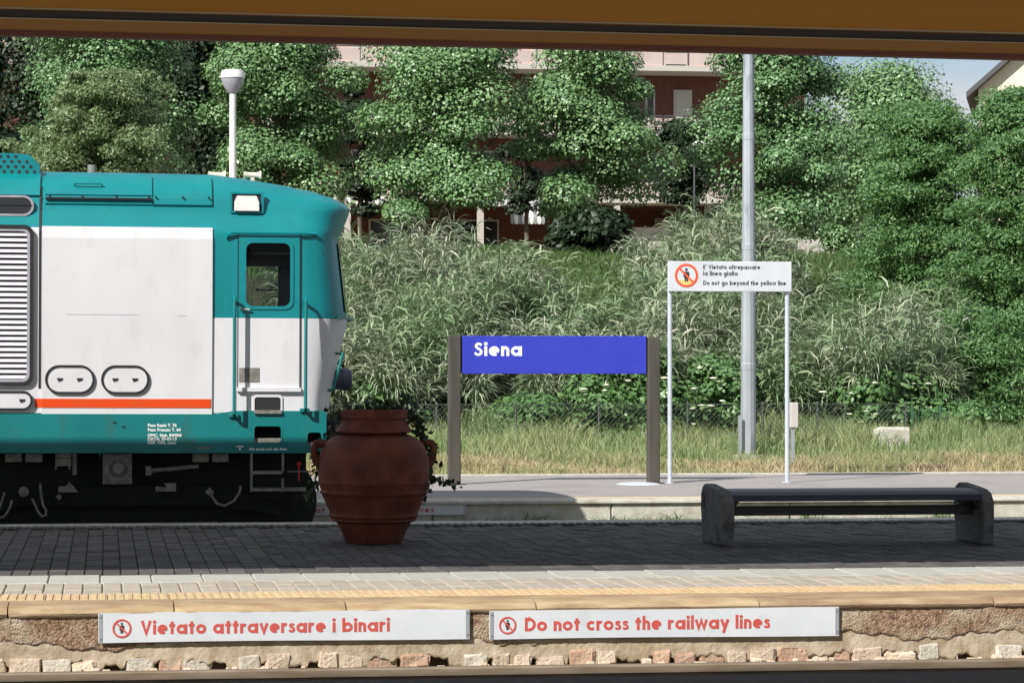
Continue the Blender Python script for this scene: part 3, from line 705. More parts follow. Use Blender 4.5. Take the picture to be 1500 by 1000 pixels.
# handrails
def rail(x, ya, yb, so_=.14):
    q = MB(); zt, zb_ = lz(ya), lz(yb); X = lx(x)
    q.tube([(X, YL, zt-.05), (X, YL-so_*.7, zt-.0), (X, YL-so_, zt-.03), (X, YL-so_, zb_+.02), (X, YL-so_*.8, zb_), (X, YL-.02, zb_)], .017, 8)
    q.box(X-.05, X+.05, YL-.06, YL-.03, zb_-.02, zb_+.02, bev=.006); LB(q, 'handrail', 'teal_low', smooth=True)
rail(341, 435, 609); rail(445, 437, 601)
nx0, ny0 = plan(lz(517), .55); nx1, ny1 = plan(lz(572), .55)
q = MB(); q.tube([(nx0, ny0, lz(517)), (nx0+.06, ny0-.09, lz(517)), (nx1+.03, ny1-.1, lz(570)), (nx1, ny1, lz(572))], .015, 8); LB(q, 'nose_handrail', 'teal_low', smooth=True)
ax, ay = plan(lz(465), .3); bx_, by_ = plan(lz(465), .95)
q = MB(); q.tube([(ax, ay, lz(465)), (ax+.05, ay-.06, lz(464)), (bx_+.05, by_-.1, lz(465)), (bx_, by_, lz(468))], .013, 8); LB(q, 'nose_bar', 'teal_low', smooth=True)
# windscreen
ws = MB(); zr = [lz(455), lz(430), lz(400), lz(370), lz(352)]
for side in (-1, 1):
    tt = [.62, .7, .78, .86, .93, 1, 1.45, 1.93]; idx = []
    for z in zr:
        row = []
        for t in tt:
            X, Y = plan(z, t, .012); row.append(len(ws.v)); ws.v.append((X, Y if side < 0 else 2*YCEN-Y, z))
        idx.append(row)
    for i in range(len(zr)-1):
        for j in range(len(tt)-1): ws.f.append((idx[i][j], idx[i][j+1], idx[i+1][j+1], idx[i+1][j])); ws.m.append(0)
LB(ws, 'windscreen', 'screen_glass', smooth=True)
# headlamp cluster on the nose
hx, hy = plan(lz(556), .75)
q = MB(); q.tube([(hx-.12, hy+.1, lz(556)), (hx+.1, hy+.1, lz(556)), (hx+.1, hy+.1, lz(556)), (hx+.16, hy+.1, lz(556)), (hx+.19, hy+.1, lz(556))], [.1, .105, .12, .115, .1], 18)
hl = LB(q, 'headlamp', 'lamp_blue', smooth=True)
q = MB(); q.tube([(hx+.191, hy+.1, lz(556)), (hx+.197, hy+.1, lz(556))], .085, 18); LB(q, 'headlamp_lens', 'lamp_white', hl)
q = MB(); q.tube([(lx(477), YL+.55, lz(634)), (lx(477)+.45, YL+.55, lz(634))], [.11, .09], 14); q.tube([(lx(477)+.45, YL+.55, lz(634)), (lx(477)+.49, YL+.55, lz(634))], .2, 20); LB(q, 'buffer', 'underframe')
q = MB(); q.tube([(lx(477), YL+2.25, lz(634)), (lx(477)+.45, YL+2.25, lz(634))], [.11, .09], 14); q.tube([(lx(477)+.45, YL+2.25, lz(634)), (lx(477)+.49, YL+2.25, lz(634))], .2, 20); LB(q, 'buffer', 'underframe')
# marker lamp in its recess
YM_ = YL; YL = YL+.085
q = MB(); q.ring(rrect(lx(335), lx(384), lz(312), lz(281), .01, 2), rrect(lx(338), lx(380), lz(309), lz(284), .008, 2), YL-.02, YL+.02); mk_ = LB(q, 'marker_lamp_box', 'teal_up')
q = MB(); q.box(lx(337), lx(381), YL-.004, YL+.0, lz(310), lz(283)); LB(q, 'recess_back', 'dark_int', mk_)
q = MB(); q.prism([(lx(341), lz(309)), (lx(377), lz(309)), (lx(377), lz(296)), (lx(373), lz(287)), (lx(345), lz(287)), (lx(341), lz(296))], YL-.05, YL-.004); LB(q, 'lamp_housing', 'lamp_white', mk_)
YL = YM_
# access hatches with black gaskets
def hatch(xa, xb, ya, yb, handles, YL=YL-.022):
    r_ = abs(lz(ya)-lz(yb))/2-.002
    q = MB(); q.ring(rrect(lx(xa), lx(xb), lz(yb), lz(ya), r_, 10), rrect(lx(xa+3.2), lx(xb-3.2), lz(yb-3.2), lz(ya+3.2), r_-.02, 10), YL-.024, YL+.0); h = LB(q, 'access_hatch', 'gasket')
    q = MB(); q.prism(rrect(lx(xa+3.2), lx(xb-3.2), lz(yb-3.2), lz(ya+3.2), r_-.021, 10), YL-.016, YL+.0); LB(q, 'hatch_cover', 'loco_white', h)
    for hx_ in handles:
        q = MB(); zz = lz((ya+yb)/2); q.prism([(lx(hx_-4), zz+.014), (lx(hx_+5), zz+.014), (lx(hx_+4), zz-.006), (lx(hx_-2), zz-.018)], YL-.024, YL-.015); LB(q, 'hatch_latch', 'gasket', h)
hatch(65, 137.5, 536, 578, (86, 115)); hatch(147, 217.5, 536, 578, (167, 196)); hatch(-40, 47, 573.5, 602, (31, -10))
# louvred grille at the left
gx0, gx1, gy0, gy1 = lx(-95), lx(47.5), lz(566), lz(333)
q = MB(); q.ring(rrect(gx0, gx1, gy0, gy1, .09), rrect(gx0+.035, gx1-.035, gy0+.035, gy1-.035, .07), YL-.04, YL); gr = LB(q, 'louvre_grille', 'gasket')
q = MB(); q.ring(rrect(gx0+.035, gx1-.035, gy0+.035, gy1-.035, .07), rrect(gx0+.062, gx1-.062, gy0+.062, gy1-.062, .05), YL-.034, YL); LB(q, 'grille_frame', 'grille_frame', gr)
q = MB(); q.box(gx0+.05, gx1-.05, YL-.006, YL-.001, gy0+.05, gy1-.05); LB(q, 'grille_back', 'gasket', gr)
ns = 27; hh = (gy1-gy0-.124)/ns; sm = None
for i in range(ns):
    za = gy0+.062+i*hh
    q = MB(); q.prism([(YL-.03, za+.01), (YL-.008, za+hh*.72), (YL-.012, za+hh*.78), (YL-.034, za+hh*.12)], gx0+.06, gx1-.06, 'x'); LB(q, 'slat', 'grille_slat', gr)
# pill window
YL = YM_+.075
q = MB(); q.ring(rrect(lx(-60), lx(47.5), lz(320), lz(290), .1, 8), rrect(lx(-57), lx(44.5), lz(317), lz(293), .085, 8), YL-.02, YL); pw = LB(q, 'pill_window', 'grille_frame')
q = MB(); q.prism(rrect(lx(-57), lx(44.5), lz(317), lz(293), .085, 8), YL-.006, YL-.001); LB(q, 'pane', 'screen_glass', pw)
YL = YM_
# roof hatches: curved plates following the roof
def roof_strip(x0, x1, y0f, y1f, name, thick=.02, m='teal_up', n=6):
    q = MB(); pts = []
    for i in range(n+1):
        s_ = y0f+(y1f-y0f)*i/n; h = float(np.interp(s_, np.arange(len(hs)), hs)); gg = float(np.interp(s_, np.arange(len(gs)), gs))
        pts.append((h, gg))
    vs = []
    for X in (x0, x1):
        for h, gg in pts:
            zc2 = zbr+(crown(X)-zbr)*gg; Yc = YCEN-(YCEN-YL-.088)*h; vs.append((X, Yc-thick*.7, zc2+thick*.7))
        for h, gg in pts:
            zc2 = zbr+(crown(X)-zbr)*gg; Yc = YCEN-(YCEN-YL-.088)*h; vs.append((X, Yc, zc2-.005))
    k = n+1; fs = []
    for i in range(n): fs += [(i, i+1, 2*k+i+1, 2*k+i)]
    fs += [(0, 2*k, 3*k, k), (n, k+n, 3*k+n, 2*k+n), tuple(range(k))+tuple(range(2*k-1, k-1, -1)), tuple(range(2*k, 3*k))+tuple(range(4*k-1, 3*k-1, -1))]
    q.add(vs, fs); return LB(q, name, m)
roof_strip(lx(64), lx(221), .55, 1.35, 'roof_hatch'); roof_strip(lx(64), lx(221), 1.45, 4.2, 'roof_hatch', .025)
roof_strip(lx(223), lx(309), .5, 4.2, 'roof_hatch', .028); roof_strip(XB, lx(56), 1.3, 4.2, 'roof_hatch', .03)
q = MB(); q.box(lx(64), lx(221), YL+.06, YL+.13, lz(293.5), lz(291)); LB(q, 'hatch_shadow_gap', 'gasket')
zz = 3.3; q = MB(); q.tube([(lx(106), YL+.2, zz), (lx(106), YL+.13, zz+.02), (lx(147), YL+.13, zz+.02), (lx(147), YL+.2, zz)], .008, 6); LB(q, 'hatch_handle', 'teal_low')
# perforated exhaust cover
px0, px1 = lx(-120), lx(54)
q = MB(); zb_ = lz(257); zt2 = lz(224); q.prism([(px0, zb_), (px1, zb_), (px1, lz(240)), (px1-.1, lz(226)), (px1-.25, zt2), (px0, zt2)], YL+.35, YL+1.6); pc = LB(q, 'exhaust_cover', 'teal_up')
q = MB()
for r_ in range(4):
    for c_ in range(24):
        X = px1-.05-c_*.075-(r_ % 2)*.037; Z = lz(251)+r_*.05
        if X < px0+.05 or (r_ == 3 and X > px1-.22) or (r_ == 2 and X > px1-.1): continue
        q.prism(disc_pts(X, Z, .016, 8), YL+.345, YL+.351)
LB(q, 'perforations', 'gasket', pc)['kind'] = 'stuff'
q = MB(); q.tube([(lx(131), YCEN, 3.4), (lx(131), YCEN, PZ(243, YCEN, 131))], .045, 10); LB(q, 'roof_stub', 'gear_grey')
for xa, xb in ((303, 328), (355, 380)):
    Yh = YCEN-.1; X0, X1 = PX(xa, Yh), PX(xb, Yh); z0 = PZ(257, Yh, xa); q = MB()
    q.tube([(X0, Yh, z0), (X0+.04, Yh, z0), (X1-.04, Yh, z0+.0), (X1, Yh, z0)], [.04, .032, .03, .052], 12); q.box((X0+X1)/2-.02, (X0+X1)/2+.02, Yh-.02, Yh+.02, z0-.16, z0-.02); LB(q, 'roof_horn', 'horn_cream', smooth=True)
# lettering on the skirt
def btext(name, s, x, y, hpx, m, Y):
    c = bpy.data.curves.new(name, 'FONT'); c.body = s; c.size = hpx*1.35/148; c.offset = .0012; c.extrude = .0006; c.resolution_u = 3
    o = bpy.data.objects.new(name, c); COL.objects.link(o); o.rotation_euler = (R(90), 0, 0); o.location = (lx(x)-LO[0], Y-LO[1], lz(y)-LO[2])
    dg = bpy.context.evaluated_depsgraph_get(); me = bpy.data.meshes.new_from_object(o.evaluated_get(dg)); loc = o.location.copy(); bpy.data.objects.remove(o)
    o = bpy.data.objects.new(name, me); COL.objects.link(o); me.materials.clear(); me.materials.append(MATS[m]); o.parent = loco; o.rotation_euler = (R(90), 0, 0); o.location = loc
    return o
for s, y in (('Peso Reale T. 76', 625.5), ('Peso Frenato T. 64', 632), ('OMC. Stab. RIMINI', 640), ('DATA: 29-03-13', 645.5), ('DEP. OML siena', 651)): btext('lettering', s, 215.5, y, 4.6, 'white_print', YL-.032)
btext('lettering', 'Rub. spurgo cond. alim. freno', 364.5, 659.5, 3.4, 'white_print', YL-.032)
q = MB(); q.box(lx(345), lx(356), YL-.034, YL-.029, lz(655), lz(653.6)); q.prism([(lx(348.5), lz(659)), (lx(352.5), lz(659)), (lx(350.5), lz(655.4))], YL-.034, YL-.029); LB(q, 'lifting_mark', 'white_print')
q = MB(); q.box(lx(96), lx(200), YL-.0275, YL-.02, lz(462.6), lz(462)); q.box(lx(258), lx(272), YL-.0275, YL-.02, lz(464), lz(463.4)); LB(q, 'weld_seam', 'grille_frame')
q = MB(); q.box(lx(288), lx(307), YL-.0325, YL-.029, lz(657), lz(655.8)); LB(q, 'rust_mark', 'roof_tile')
for x_, y_ in ((167, 619), (180, 625.5)):
    q = MB(); q.prism([(lx(x_-3), lz(y_)), (lx(x_+1), lz(y_-1.5)), (lx(x_+3), lz(y_+2)), (lx(x_-.5), lz(y_+1.5))], YL-.036, YL-.029); LB(q, 'skirt_damage', 'gasket')  # small dark damage spots on the skirt
for x_ in (70, 118, 168, 216, 226, 266, 304):
    for y_ in (288.5,):
        q = MB(); yy = YL+.075; q.tube([(lx(x_), yy-.012, lz(y_)), (lx(x_), yy+.03, lz(y_))], .009, 6); LB(q, 'hatch_bolt', 'gasket')
# bogies, wheels and hanging gear
q = MB(); q.box(XB, lx(455), YL+.55, YL+WL-.55, -.05, zf1-.05); LB(q, 'underframe_tank', 'underframe')
def axlex(x): return lx(x)
for xc in (34, 395, -1200, -840):
    for s in (0, 1):
        yw = YL+.62 if s == 0 else YL+WL-.62
        q = MB(); X = axlex(xc); zc2 = -.36+.52
        q.tube([(X, yw-.06, zc2), (X, yw+.06, zc2)], .52, 28); LB(q, 'wheel', 'underframe')
for xa in (lx(-60), lx(-1300)):
    q = MB(); q.prism([(xa, .1), (xa+.5, .32), (xa+2.6, .32), (xa+3.2, .1), (xa+3.2, .02), (xa+2.5, .12), (xa+.6, .12), (xa, -.02)], YL+.38, YL+.5); LB(q, 'bogie_frame', 'underframe')
yg = YL+.1
def gbox(xa, xb, ya, yb, nm='equipment_box', dy=.12, y0=None):
    q = MB(); yy = yg if y0 is None else y0; q.box(lx(xa), lx(xb), yy, yy+dy, lz(yb), lz(ya), bev=.006); return LB(q, nm, 'gear_grey')
for xa, xb in ((6, 31), (36, 61), (282, 306), (311, 335)): gbox(xa, xb, 665.5, 678)
gbox(80, 104, 664, 672, 'hanger_bracket'); gbox(80, 104, 672.5, 684, 'hanger_bracket'); gbox(105.5, 112, 665, 697, 'hanger_bracket')
for X in (81, 101):
    q = MB(); q.tube([(lx(X), yg+.04, lz(684)), (lx(X), yg+.04, lz(689))], .012, 8); LB(q, 'hanger_bolt', 'gear_grey')
q = MB(); q.prism([(lx(150), lz(710)), (lx(193), lz(710)), (lx(193), lz(666)), (lx(150), lz(666))], yg-.02, yg+.1); ab = LB(q, 'axle_gear_plate', 'gear_grey')
cx, cz = lx(173), lz(687)
q = MB(); q.ring(disc_pts(cx, cz, .135, 26), disc_pts(cx, cz, .095, 26), yg-.05, yg-.02); LB(q, 'gear_ring', 'gear_grey', ab)
q = MB(); q.tube([(cx, yg-.02, cz), (cx, yg-.09, cz), (cx, yg-.1, cz)], [.065, .06, .045], 8); LB(q, 'gear_hub', 'gear_grey', ab)
for k in range(6):
    a = R(30+60*k); q = MB(); q.tube([(cx+.115*math.cos(a), yg-.02, cz+.115*math.sin(a)), (cx+.115*math.cos(a), yg-.07, cz+.115*math.sin(a))], .014, 6); LB(q, 'bolt', 'gear_grey', ab)
q = MB(); q.box(lx(145), lx(200), YL-.05, YL+.1, lz(661), lz(657.5)); q.box(lx(145), lx(146.5), YL-.05, YL-.03, lz(668), lz(661)); LB(q, 'gear_shelf', 'teal_low')
q = MB(); q.tube([(lx(214), yg, lz(691)), (lx(221), yg, lz(691)), (lx(223), yg, lz(690)), (lx(258), yg, lz(687)), (lx(291), yg, lz(684))], [.03, .035, .022, .024, .02], 10); q.box(lx(213), lx(221), yg-.03, yg+.03, lz(697), lz(684)); LB(q, 'damper', 'gear_grey', smooth=True)
q = MB(); q.prism([(lx(228), lz(721)), (lx(258), lz(721)), (lx(258), lz(709)), (lx(240), lz(709)), (lx(244), lz(715)), (lx(228), lz(714))], yg, yg+.1); LB(q, 'bracket_plate', 'gear_grey')
q = MB(); q.prism([(lx(85), lz(722)), (lx(114), lz(722)), (lx(101), lz(707)), (lx(96), lz(713)), (lx(85), lz(714))], yg, yg+.1); LB(q, 'bracket_plate', 'gear_grey')
q = MB(); q.tube([(lx(34), yg+.1, lz(721)), (lx(34), yg-.02, lz(721))], .05, 12); q.tube([(lx(34), yg-.02, lz(721)), (lx(34), yg-.03, lz(721))], .02, 8); LB(q, 'axle_box', 'gear_grey')
def hose(pts, r_=.013, nm='brake_hose'):
    q = MB(); q.tube([(lx(x), yg+dy, lz(y)) for x, y, dy in pts], r_, 8); LB(q, nm, 'gear_grey', smooth=True)
hose([(46, 731, 0), (51, 741, 0), (55, 750, -.02), (61, 757, -.03), (67, 755, -.03), (67, 748, -.02), (62, 740, 0), (59, 722, 0), (58, 709, 0)])
hose([(17, 734, 0), (13, 746, -.02), (6, 757, -.02), (-4, 760, 0)]); hose([(6, 722, 0), (0, 740, 0), (-6, 756, 0)])
hose([(307, 716, 0), (310, 727, 0), (318, 739, -.02), (329, 742, -.03), (343, 735, -.03), (351, 723, -.02), (353, 714, 0)])
q = MB(); q.tube([(lx(302), yg, lz(721)), (lx(308), yg, lz(724)), (lx(313), yg, lz(721))], [.02, .035, .018], 8); LB(q, 'brake_cock', 'gear_grey')
q = MB(); q.tube([(lx(84), yg, lz(731)), (lx(88), yg, lz(726))], [.03, .02], 8); LB(q, 'brake_cock', 'gear_grey')
# cab steps ladder below the skirt
for xa, ya, yb in ((366, 664, 721), (412, 664, 692), (412, 702, 721)):
    q = MB(); q.box(lx(xa), lx(xa+3.5), YL-.02, YL+.04, lz(yb), lz(ya)); LB(q, 'ladder_stile', 'gear_grey')
for xa, xb, yy in ((369, 412, 692), (369, 412, 717), (415, 462, 717)):
    q = MB(); q.box(lx(xa), lx(xb), YL-.03, YL+.16, lz(yy+3), lz(yy-1.5)); LB(q, 'ladder_tread', 'gear_grey')
q = MB(); q.tube([(lx(438), YL+.05, lz(705)), (lx(438), YL+.05, lz(682))], .008, 6); q.tube([(lx(438), YL+.05, lz(682)), (lx(438), YL+.03, lz(679))], .022, 8); LB(q, 'coupling_tap', 'red_paint')
q = MB(); q.tube([(lx(421), YL+.05, lz(691.5)), (lx(459), YL+.05, lz(691.5))], .008, 6); LB(q, 'tap_bar', 'gear_grey')

# ================================================================== SIGNS, POT, BENCH, POLES
# ---- terracotta pot
PC = (PX(547.5, 19.97), 19.97, 0); SC = 169.2
pot = thing('terracotta_pot', 'large ribbed terracotta pot with ear handles standing on the shaded platform', 'pot', PC)
def pr_(y, r): return (r/4.348/SC, (796.5-(580+y/4.348))/SC)
prof = [(0, 0), pr_(940, 178), pr_(930, 184), pr_(870, 208), pr_(812, 238), pr_(806, 262), pr_(798, 274), pr_(790, 270), pr_(780, 277), pr_(768, 285), pr_(757, 282), pr_(745, 283), pr_(700, 303), pr_(650, 325), pr_(632, 333), pr_(626, 344), pr_(616, 346), pr_(608, 338), pr_(570, 344), pr_(562, 352), pr_(552, 352), pr_(500, 355), pr_(440, 354), pr_(390, 346), pr_(350, 334), pr_(310, 312), pr_(280, 278), pr_(262, 238), pr_(250, 205), pr_(245, 222), pr_(240, 243), pr_(232, 245), pr_(205, 225), pr_(172, 206), pr_(162, 203), pr_(150, 214), pr_(100, 217), pr_(95, 212), pr_(95, 190), pr_(130, 185), pr_(160, 180), (0, pr_(160, 0)[1])]
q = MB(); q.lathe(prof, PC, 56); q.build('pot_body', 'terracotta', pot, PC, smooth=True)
for s in (-1, 1):
    q = MB(); z0 = pr_(310, 0)[1]; z1 = pr_(470, 0)[1]; ra = pr_(310, 305)[0]; rb = pr_(380, 385)[0]; rc = pr_(470, 352)[0]
    q.tube([(PC[0]+s*ra, PC[1], z0-.01), (PC[0]+s*(rb-.02), PC[1], z0), (PC[0]+s*rb, PC[1], z0-.07), (PC[0]+s*(rb-.01), PC[1], z0-.13), (PC[0]+s*(rc-.02), PC[1], z1)], [.035, .036, .033, .03, .03], 10); q.build('ear_handle', 'terracotta', pot, PC, smooth=True)
mz = pr_(586, 0)[1]; q = MB()
for k in range(34):
    a = 2*math.pi*k/34; r_ = pr_(586, 340)[0]; c_, s_ = math.cos(a), math.sin(a)
    for da, dz, wa, wz in ((0, .012, .055, .004), (-.05, 0, .006, .012), (.03, -.008, .03, .004)):
        aa = a+da; X, Y = PC[0]+r_*math.cos(aa), PC[1]+r_*math.sin(aa); t = (-math.sin(aa), math.cos(aa))
        q.add([(X+t[0]*wa*r_*e+math.cos(aa)*d, Y+t[1]*wa*r_*e+math.sin(aa)*d, mz+dz+wz*f) for d in (-.004, .006) for e, f in ((-1, -1), (1, -1), (1, 1), (-1, 1))], [(4, 5, 6, 7), (0, 1, 5, 4), (1, 2, 6, 5), (2, 3, 7, 6), (3, 0, 4, 7)])
q.build('relief_band', 'terracotta', pot, PC)
# leaves helper
def leaf_cloud(C, N, size, nrm_jit, rng, fold=.25, asp=1.0):
    """C (n,3) centres, N (n,3) normals -> folded leaf quads"""
    n = len(C); N = N+rng.normal(0, nrm_jit, (n, 3)); N /= np.linalg.norm(N, axis=1, keepdims=True)+1e-9
    T = rng.normal(0, 1, (n, 3)); T -= (T*N).sum(1, keepdims=True)*N; T /= np.linalg.norm(T, axis=1, keepdims=True)+1e-9
    B = np.cross(N, T); s = (size*rng.uniform(.6, 1.35, n))[:, None]
    a = C-T*s*.5*asp; b = C+T*s*.55*asp; l = C+B*s*.42-N*s*fold*.5-T*s*.05; r = C-B*s*.42-N*s*fold*.5-T*s*.05
    V = np.stack([a, r, b, l], 1).reshape(-1, 3); i = np.arange(n)*4
    F = np.concatenate([np.stack([i, i+1, i+2], 1), np.stack([i, i+2, i+3], 1)])
    return V, F
iv = thing('ivy_plant', 'dark trailing ivy spilling from the terracotta pot', 'plant', (PC[0], PC[1], pr_(130, 0)[1]))
rg = np.random.default_rng(3); stems = []
def pp(x, y, dY=0): X, Z = P(x, y, 19.97+dY); return (X, 19.97+dY, Z)
stems += [[pp(500, 610), pp(490, 604, -.05), pp(484, 600, -.1)], [pp(520, 608), pp(515, 598), pp(505, 592)], [pp(560, 606), pp(565, 592), pp(572, 585)], [pp(585, 606), pp(594, 590), pp(600, 580), pp(606, 590)],
          [pp(590, 606), pp(605, 612), pp(612, 630, .1), pp(616, 648, .1), pp(622, 670, .2)], [pp(592, 606), pp(606, 605), pp(618, 622), pp(623, 640), pp(630, 648), pp(634, 662)],
          [pp(600, 610), pp(626, 655), pp(632, 690, .1), pp(628, 715, .1)], [pp(626, 690, .1), pp(636, 703), pp(650, 706), pp(662, 711), pp(672, 709)], [pp(612, 610), pp(620, 640), pp(628, 700), pp(622, 735)],
          [pp(505, 608, .3), pp(480, 640, .35), pp(464, 680, .3), pp(460, 715, .3), pp(452, 742, .3)], [pp(466, 690, .3), pp(458, 715, .3), pp(448, 735, .3)], [pp(470, 640, .3), pp(462, 665, .3), pp(458, 678, .3)], [pp(545, 606), pp(548, 596), pp(540, 588)], [pp(575, 606), pp(583, 596), pp(590, 600)]]
st = MB(); CC = []
for s in stems:
    st.tube(s, .005, 5)
    for a, b in zip(s[:-1], s[1:]):
        a = np.array(a); b = np.array(b); m_ = int(np.linalg.norm(b-a)/.011)+3
        CC.append(a+(b-a)*rg.random((m_, 1))+rg.normal(0, .027, (m_, 3)))
cap_ = np.stack([PC[0]+rg.normal(.1, .11, 80), PC[1]+rg.normal(0, .1, 80), pr_(100, 0)[1]+np.abs(rg.normal(0, .025, 80))], 1); CC.append(cap_)
q = MB(); q.lathe([(0, 0), (.24, 0), (.24, .03), (0, .04)], (PC[0], PC[1], pr_(158, 0)[1]+.001), 20); q.build('soil', 'soil', iv, iv.location)
CC = np.concatenate(CC)-np.array(iv.location); V, F = leaf_cloud(CC, np.tile([[0, -1, .4]], (len(CC), 1)), .048, .8, rg)
np_mesh('foliage', V, F, 'ivy', iv); st.build('stem', 'stem_brown', iv, iv.location)

# ---- bench
Yb0, Yb1 = 19.1, 19.82
def bx(x, Y=Yb0): return PX(x, Y)
xl0, xl1, xr0, xr1 = bx(1058), bx(1076.5), bx(1441), bx(1457)
be = thing('platform_bench', 'low dark bench with two concrete end blocks on the shaded platform', 'bench', ((xl0+xr1)/2, (Yb0+Yb1)/2, 0))
BO = tuple(be.location)
endp = [(Yb0+.02, 0), (Yb1-.05, 0), (Yb1-.04, .1), (Yb1, .3), (Yb1-.01, .42), (Yb1-.05, .475), (Yb1-.12, .505), (Yb0+.34, .487), (Yb0+.16, .47), (Yb0+.06, .44), (Yb0, .36), (Yb0+.0, .2)]
for i, (a, b) in enumerate(((xl0, xl1), (xr0, xr1))):
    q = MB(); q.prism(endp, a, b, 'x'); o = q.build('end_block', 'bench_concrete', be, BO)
    md = o.modifiers.new('bevel', 'BEVEL'); md.width = .014; md.segments = 2; md.limit_method = 'ANGLE'; md.angle_limit = R(40)
    q = MB(); xx = a-.004 if i == 0 else b+.0005; q.prism([(Yb0+.6+.05*math.cos(2*math.pi*k/14), .36+.07*math.sin(2*math.pi*k/14)) for k in range(14)], xx, xx+.0035, 'x'); q.build('bolt_recess', 'canopy_dark', be, BO)
seat = [(Yb0+.05, .38), (Yb0+.06, .43), (Yb0+.12, .458), (Yb0+.3, .468), (Yb0+.5, .466), (Yb0+.62, .45), (Yb0+.62, .41), (Yb0+.3, .425), (Yb0+.12, .41), (Yb0+.08, .38)]
q = MB(); q.prism(seat, xl1-.002, xr0+.002, 'x'); q.build('seat', 'bench_blue', be, BO, smooth=True)
q = MB(); q.box(xl1-.001, xr0+.001, Yb0+.1, Yb0+.16, .375, .415); q.build('seat_rail', 'bench_dark', be, BO)
q = MB(); q.box(xl1-.001, xr0+.001, Yb0+.25, Yb0+.33, .245, .325, bev=.008); q.build('lower_stretcher', 'bench_dark', be, BO)
for a in (xl1, xr0-.09):
    q = MB(); q.prism([(a-.001, .3), (a+.091, .3), (a+.091, .4), (a-.001, .4)] if False else ([(a-.001, .29), (a+.02, .31), (a+.08, .4), (a-.001, .4)] if a == xl1 else [(a+.091, .29), (a+.07, .31), (a+.01, .4), (a+.091, .4)]), Yb0+.1, Yb0+.5); q.build('gusset', 'bench_dark', be, BO)

# ---- station name sign
YS = 29.85
sg = thing('station_name_sign', 'blue station sign reading Siena between two grey brown posts', 'sign', (PX(812, YS), YS, 0)); SO = tuple(sg.location)
def sz(y, x=812): return PZ(y, YS, x)
for a, b, t in ((656.5, 674.5, 491), (948.5, 966, 493.5)):
    q = MB(); q.box(PX(a, YS), PX(b, YS), YS-.04, YS+.07, 0, sz(t), bev=.012); q.build('post', 'post_bronze', sg, SO)
b0, b1, bt, bb = PX(677, YS), PX(946.5, YS), sz(492), sz(547.3)
q = MB(); q.box(b0, b1, YS-.02, YS+.05, bb, bt, bev=.006); q.build('board', 'sign_blue', sg, SO)
for a, b in ((674.5, 677), (946.5, 948.5)):
    q = MB(); q.box(PX(a, YS), PX(b, YS), YS-.005, YS+.04, bb+.01, bt-.01); q.build('mounting_strip', 'gasket', sg, SO)
lettering('lettering', 'Siena', PX(693.5, YS), sz(521.3), PX(764.5, YS), sz(501.5)-sz(521.3), YS-.02, 'white_print', sg, SO, .98)
for x in (665, 957):
    q = MB(); q.box(PX(x, YS)-.14, PX(x, YS)+.14, YS-.1, YS+.13, 0, .006); q.build('base_plate', 'post_bronze', sg, SO)
mb = MB(); mb.lathe([(.0, .0), (.3, .0), (.24, .018), (.1, .03), (0, .032)], (PX(935, 29.6), 29.6, 0.0), 14); o = mb.build('mortar_patch', 'sign_white', None, (PX(935, 29.6), 29.6, 0)); tag(o, 'small pale mortar patch at the foot of the right sign post', 'mortar patch')

# ---- yellow line warning sign
YW = 29.8
wg = thing('warning_sign', 'white no crossing sign about the yellow line on two thin posts', 'sign', (PX(1068, YW), YW, 0)); WO = tuple(wg.location)
def wz(y): return PZ(y, YW, 1068)
for x in (982, 1154):
    q = MB(); q.tube([(PX(x, YW), YW+.03, 0), (PX(x, YW), YW+.03, wz(388))], .03, 12); q.build('post', 'post_paint', wg, WO, smooth=True)
    q = MB(); q.tube([(PX(x, YW), YW+.03, 0), (PX(x, YW), YW+.03, .012)], .07, 12); q.build('base_flange', 'post_paint', wg, WO)
q = MB(); q.box(PX(978, YW), PX(1158.5, YW), YW-.035, YW-.002, wz(427), wz(383), bev=.004); q.build('panel', 'sign_white', wg, WO)
prohibition(wg, WO, PX(1004.5, YW), wz(404), 17.8*YW/FPX, YW-.035, 'orange_print', True)
for s, xa, xb, y, c in (("E' Vietato oltrepassare", 1029, 1112.5, 394.6, 6.6), ('la linea gialla', 1029, 1079.5, 403.9, 6.6), ('Do not go beyond the yellow line', 1029, 1150.5, 417.8, 6.6)):
    lettering('lettering', s, PX(xa, YW), wz(y), PX(xb, YW), c*YW/FPX, YW-.035, 'black_print', wg, WO, .85)

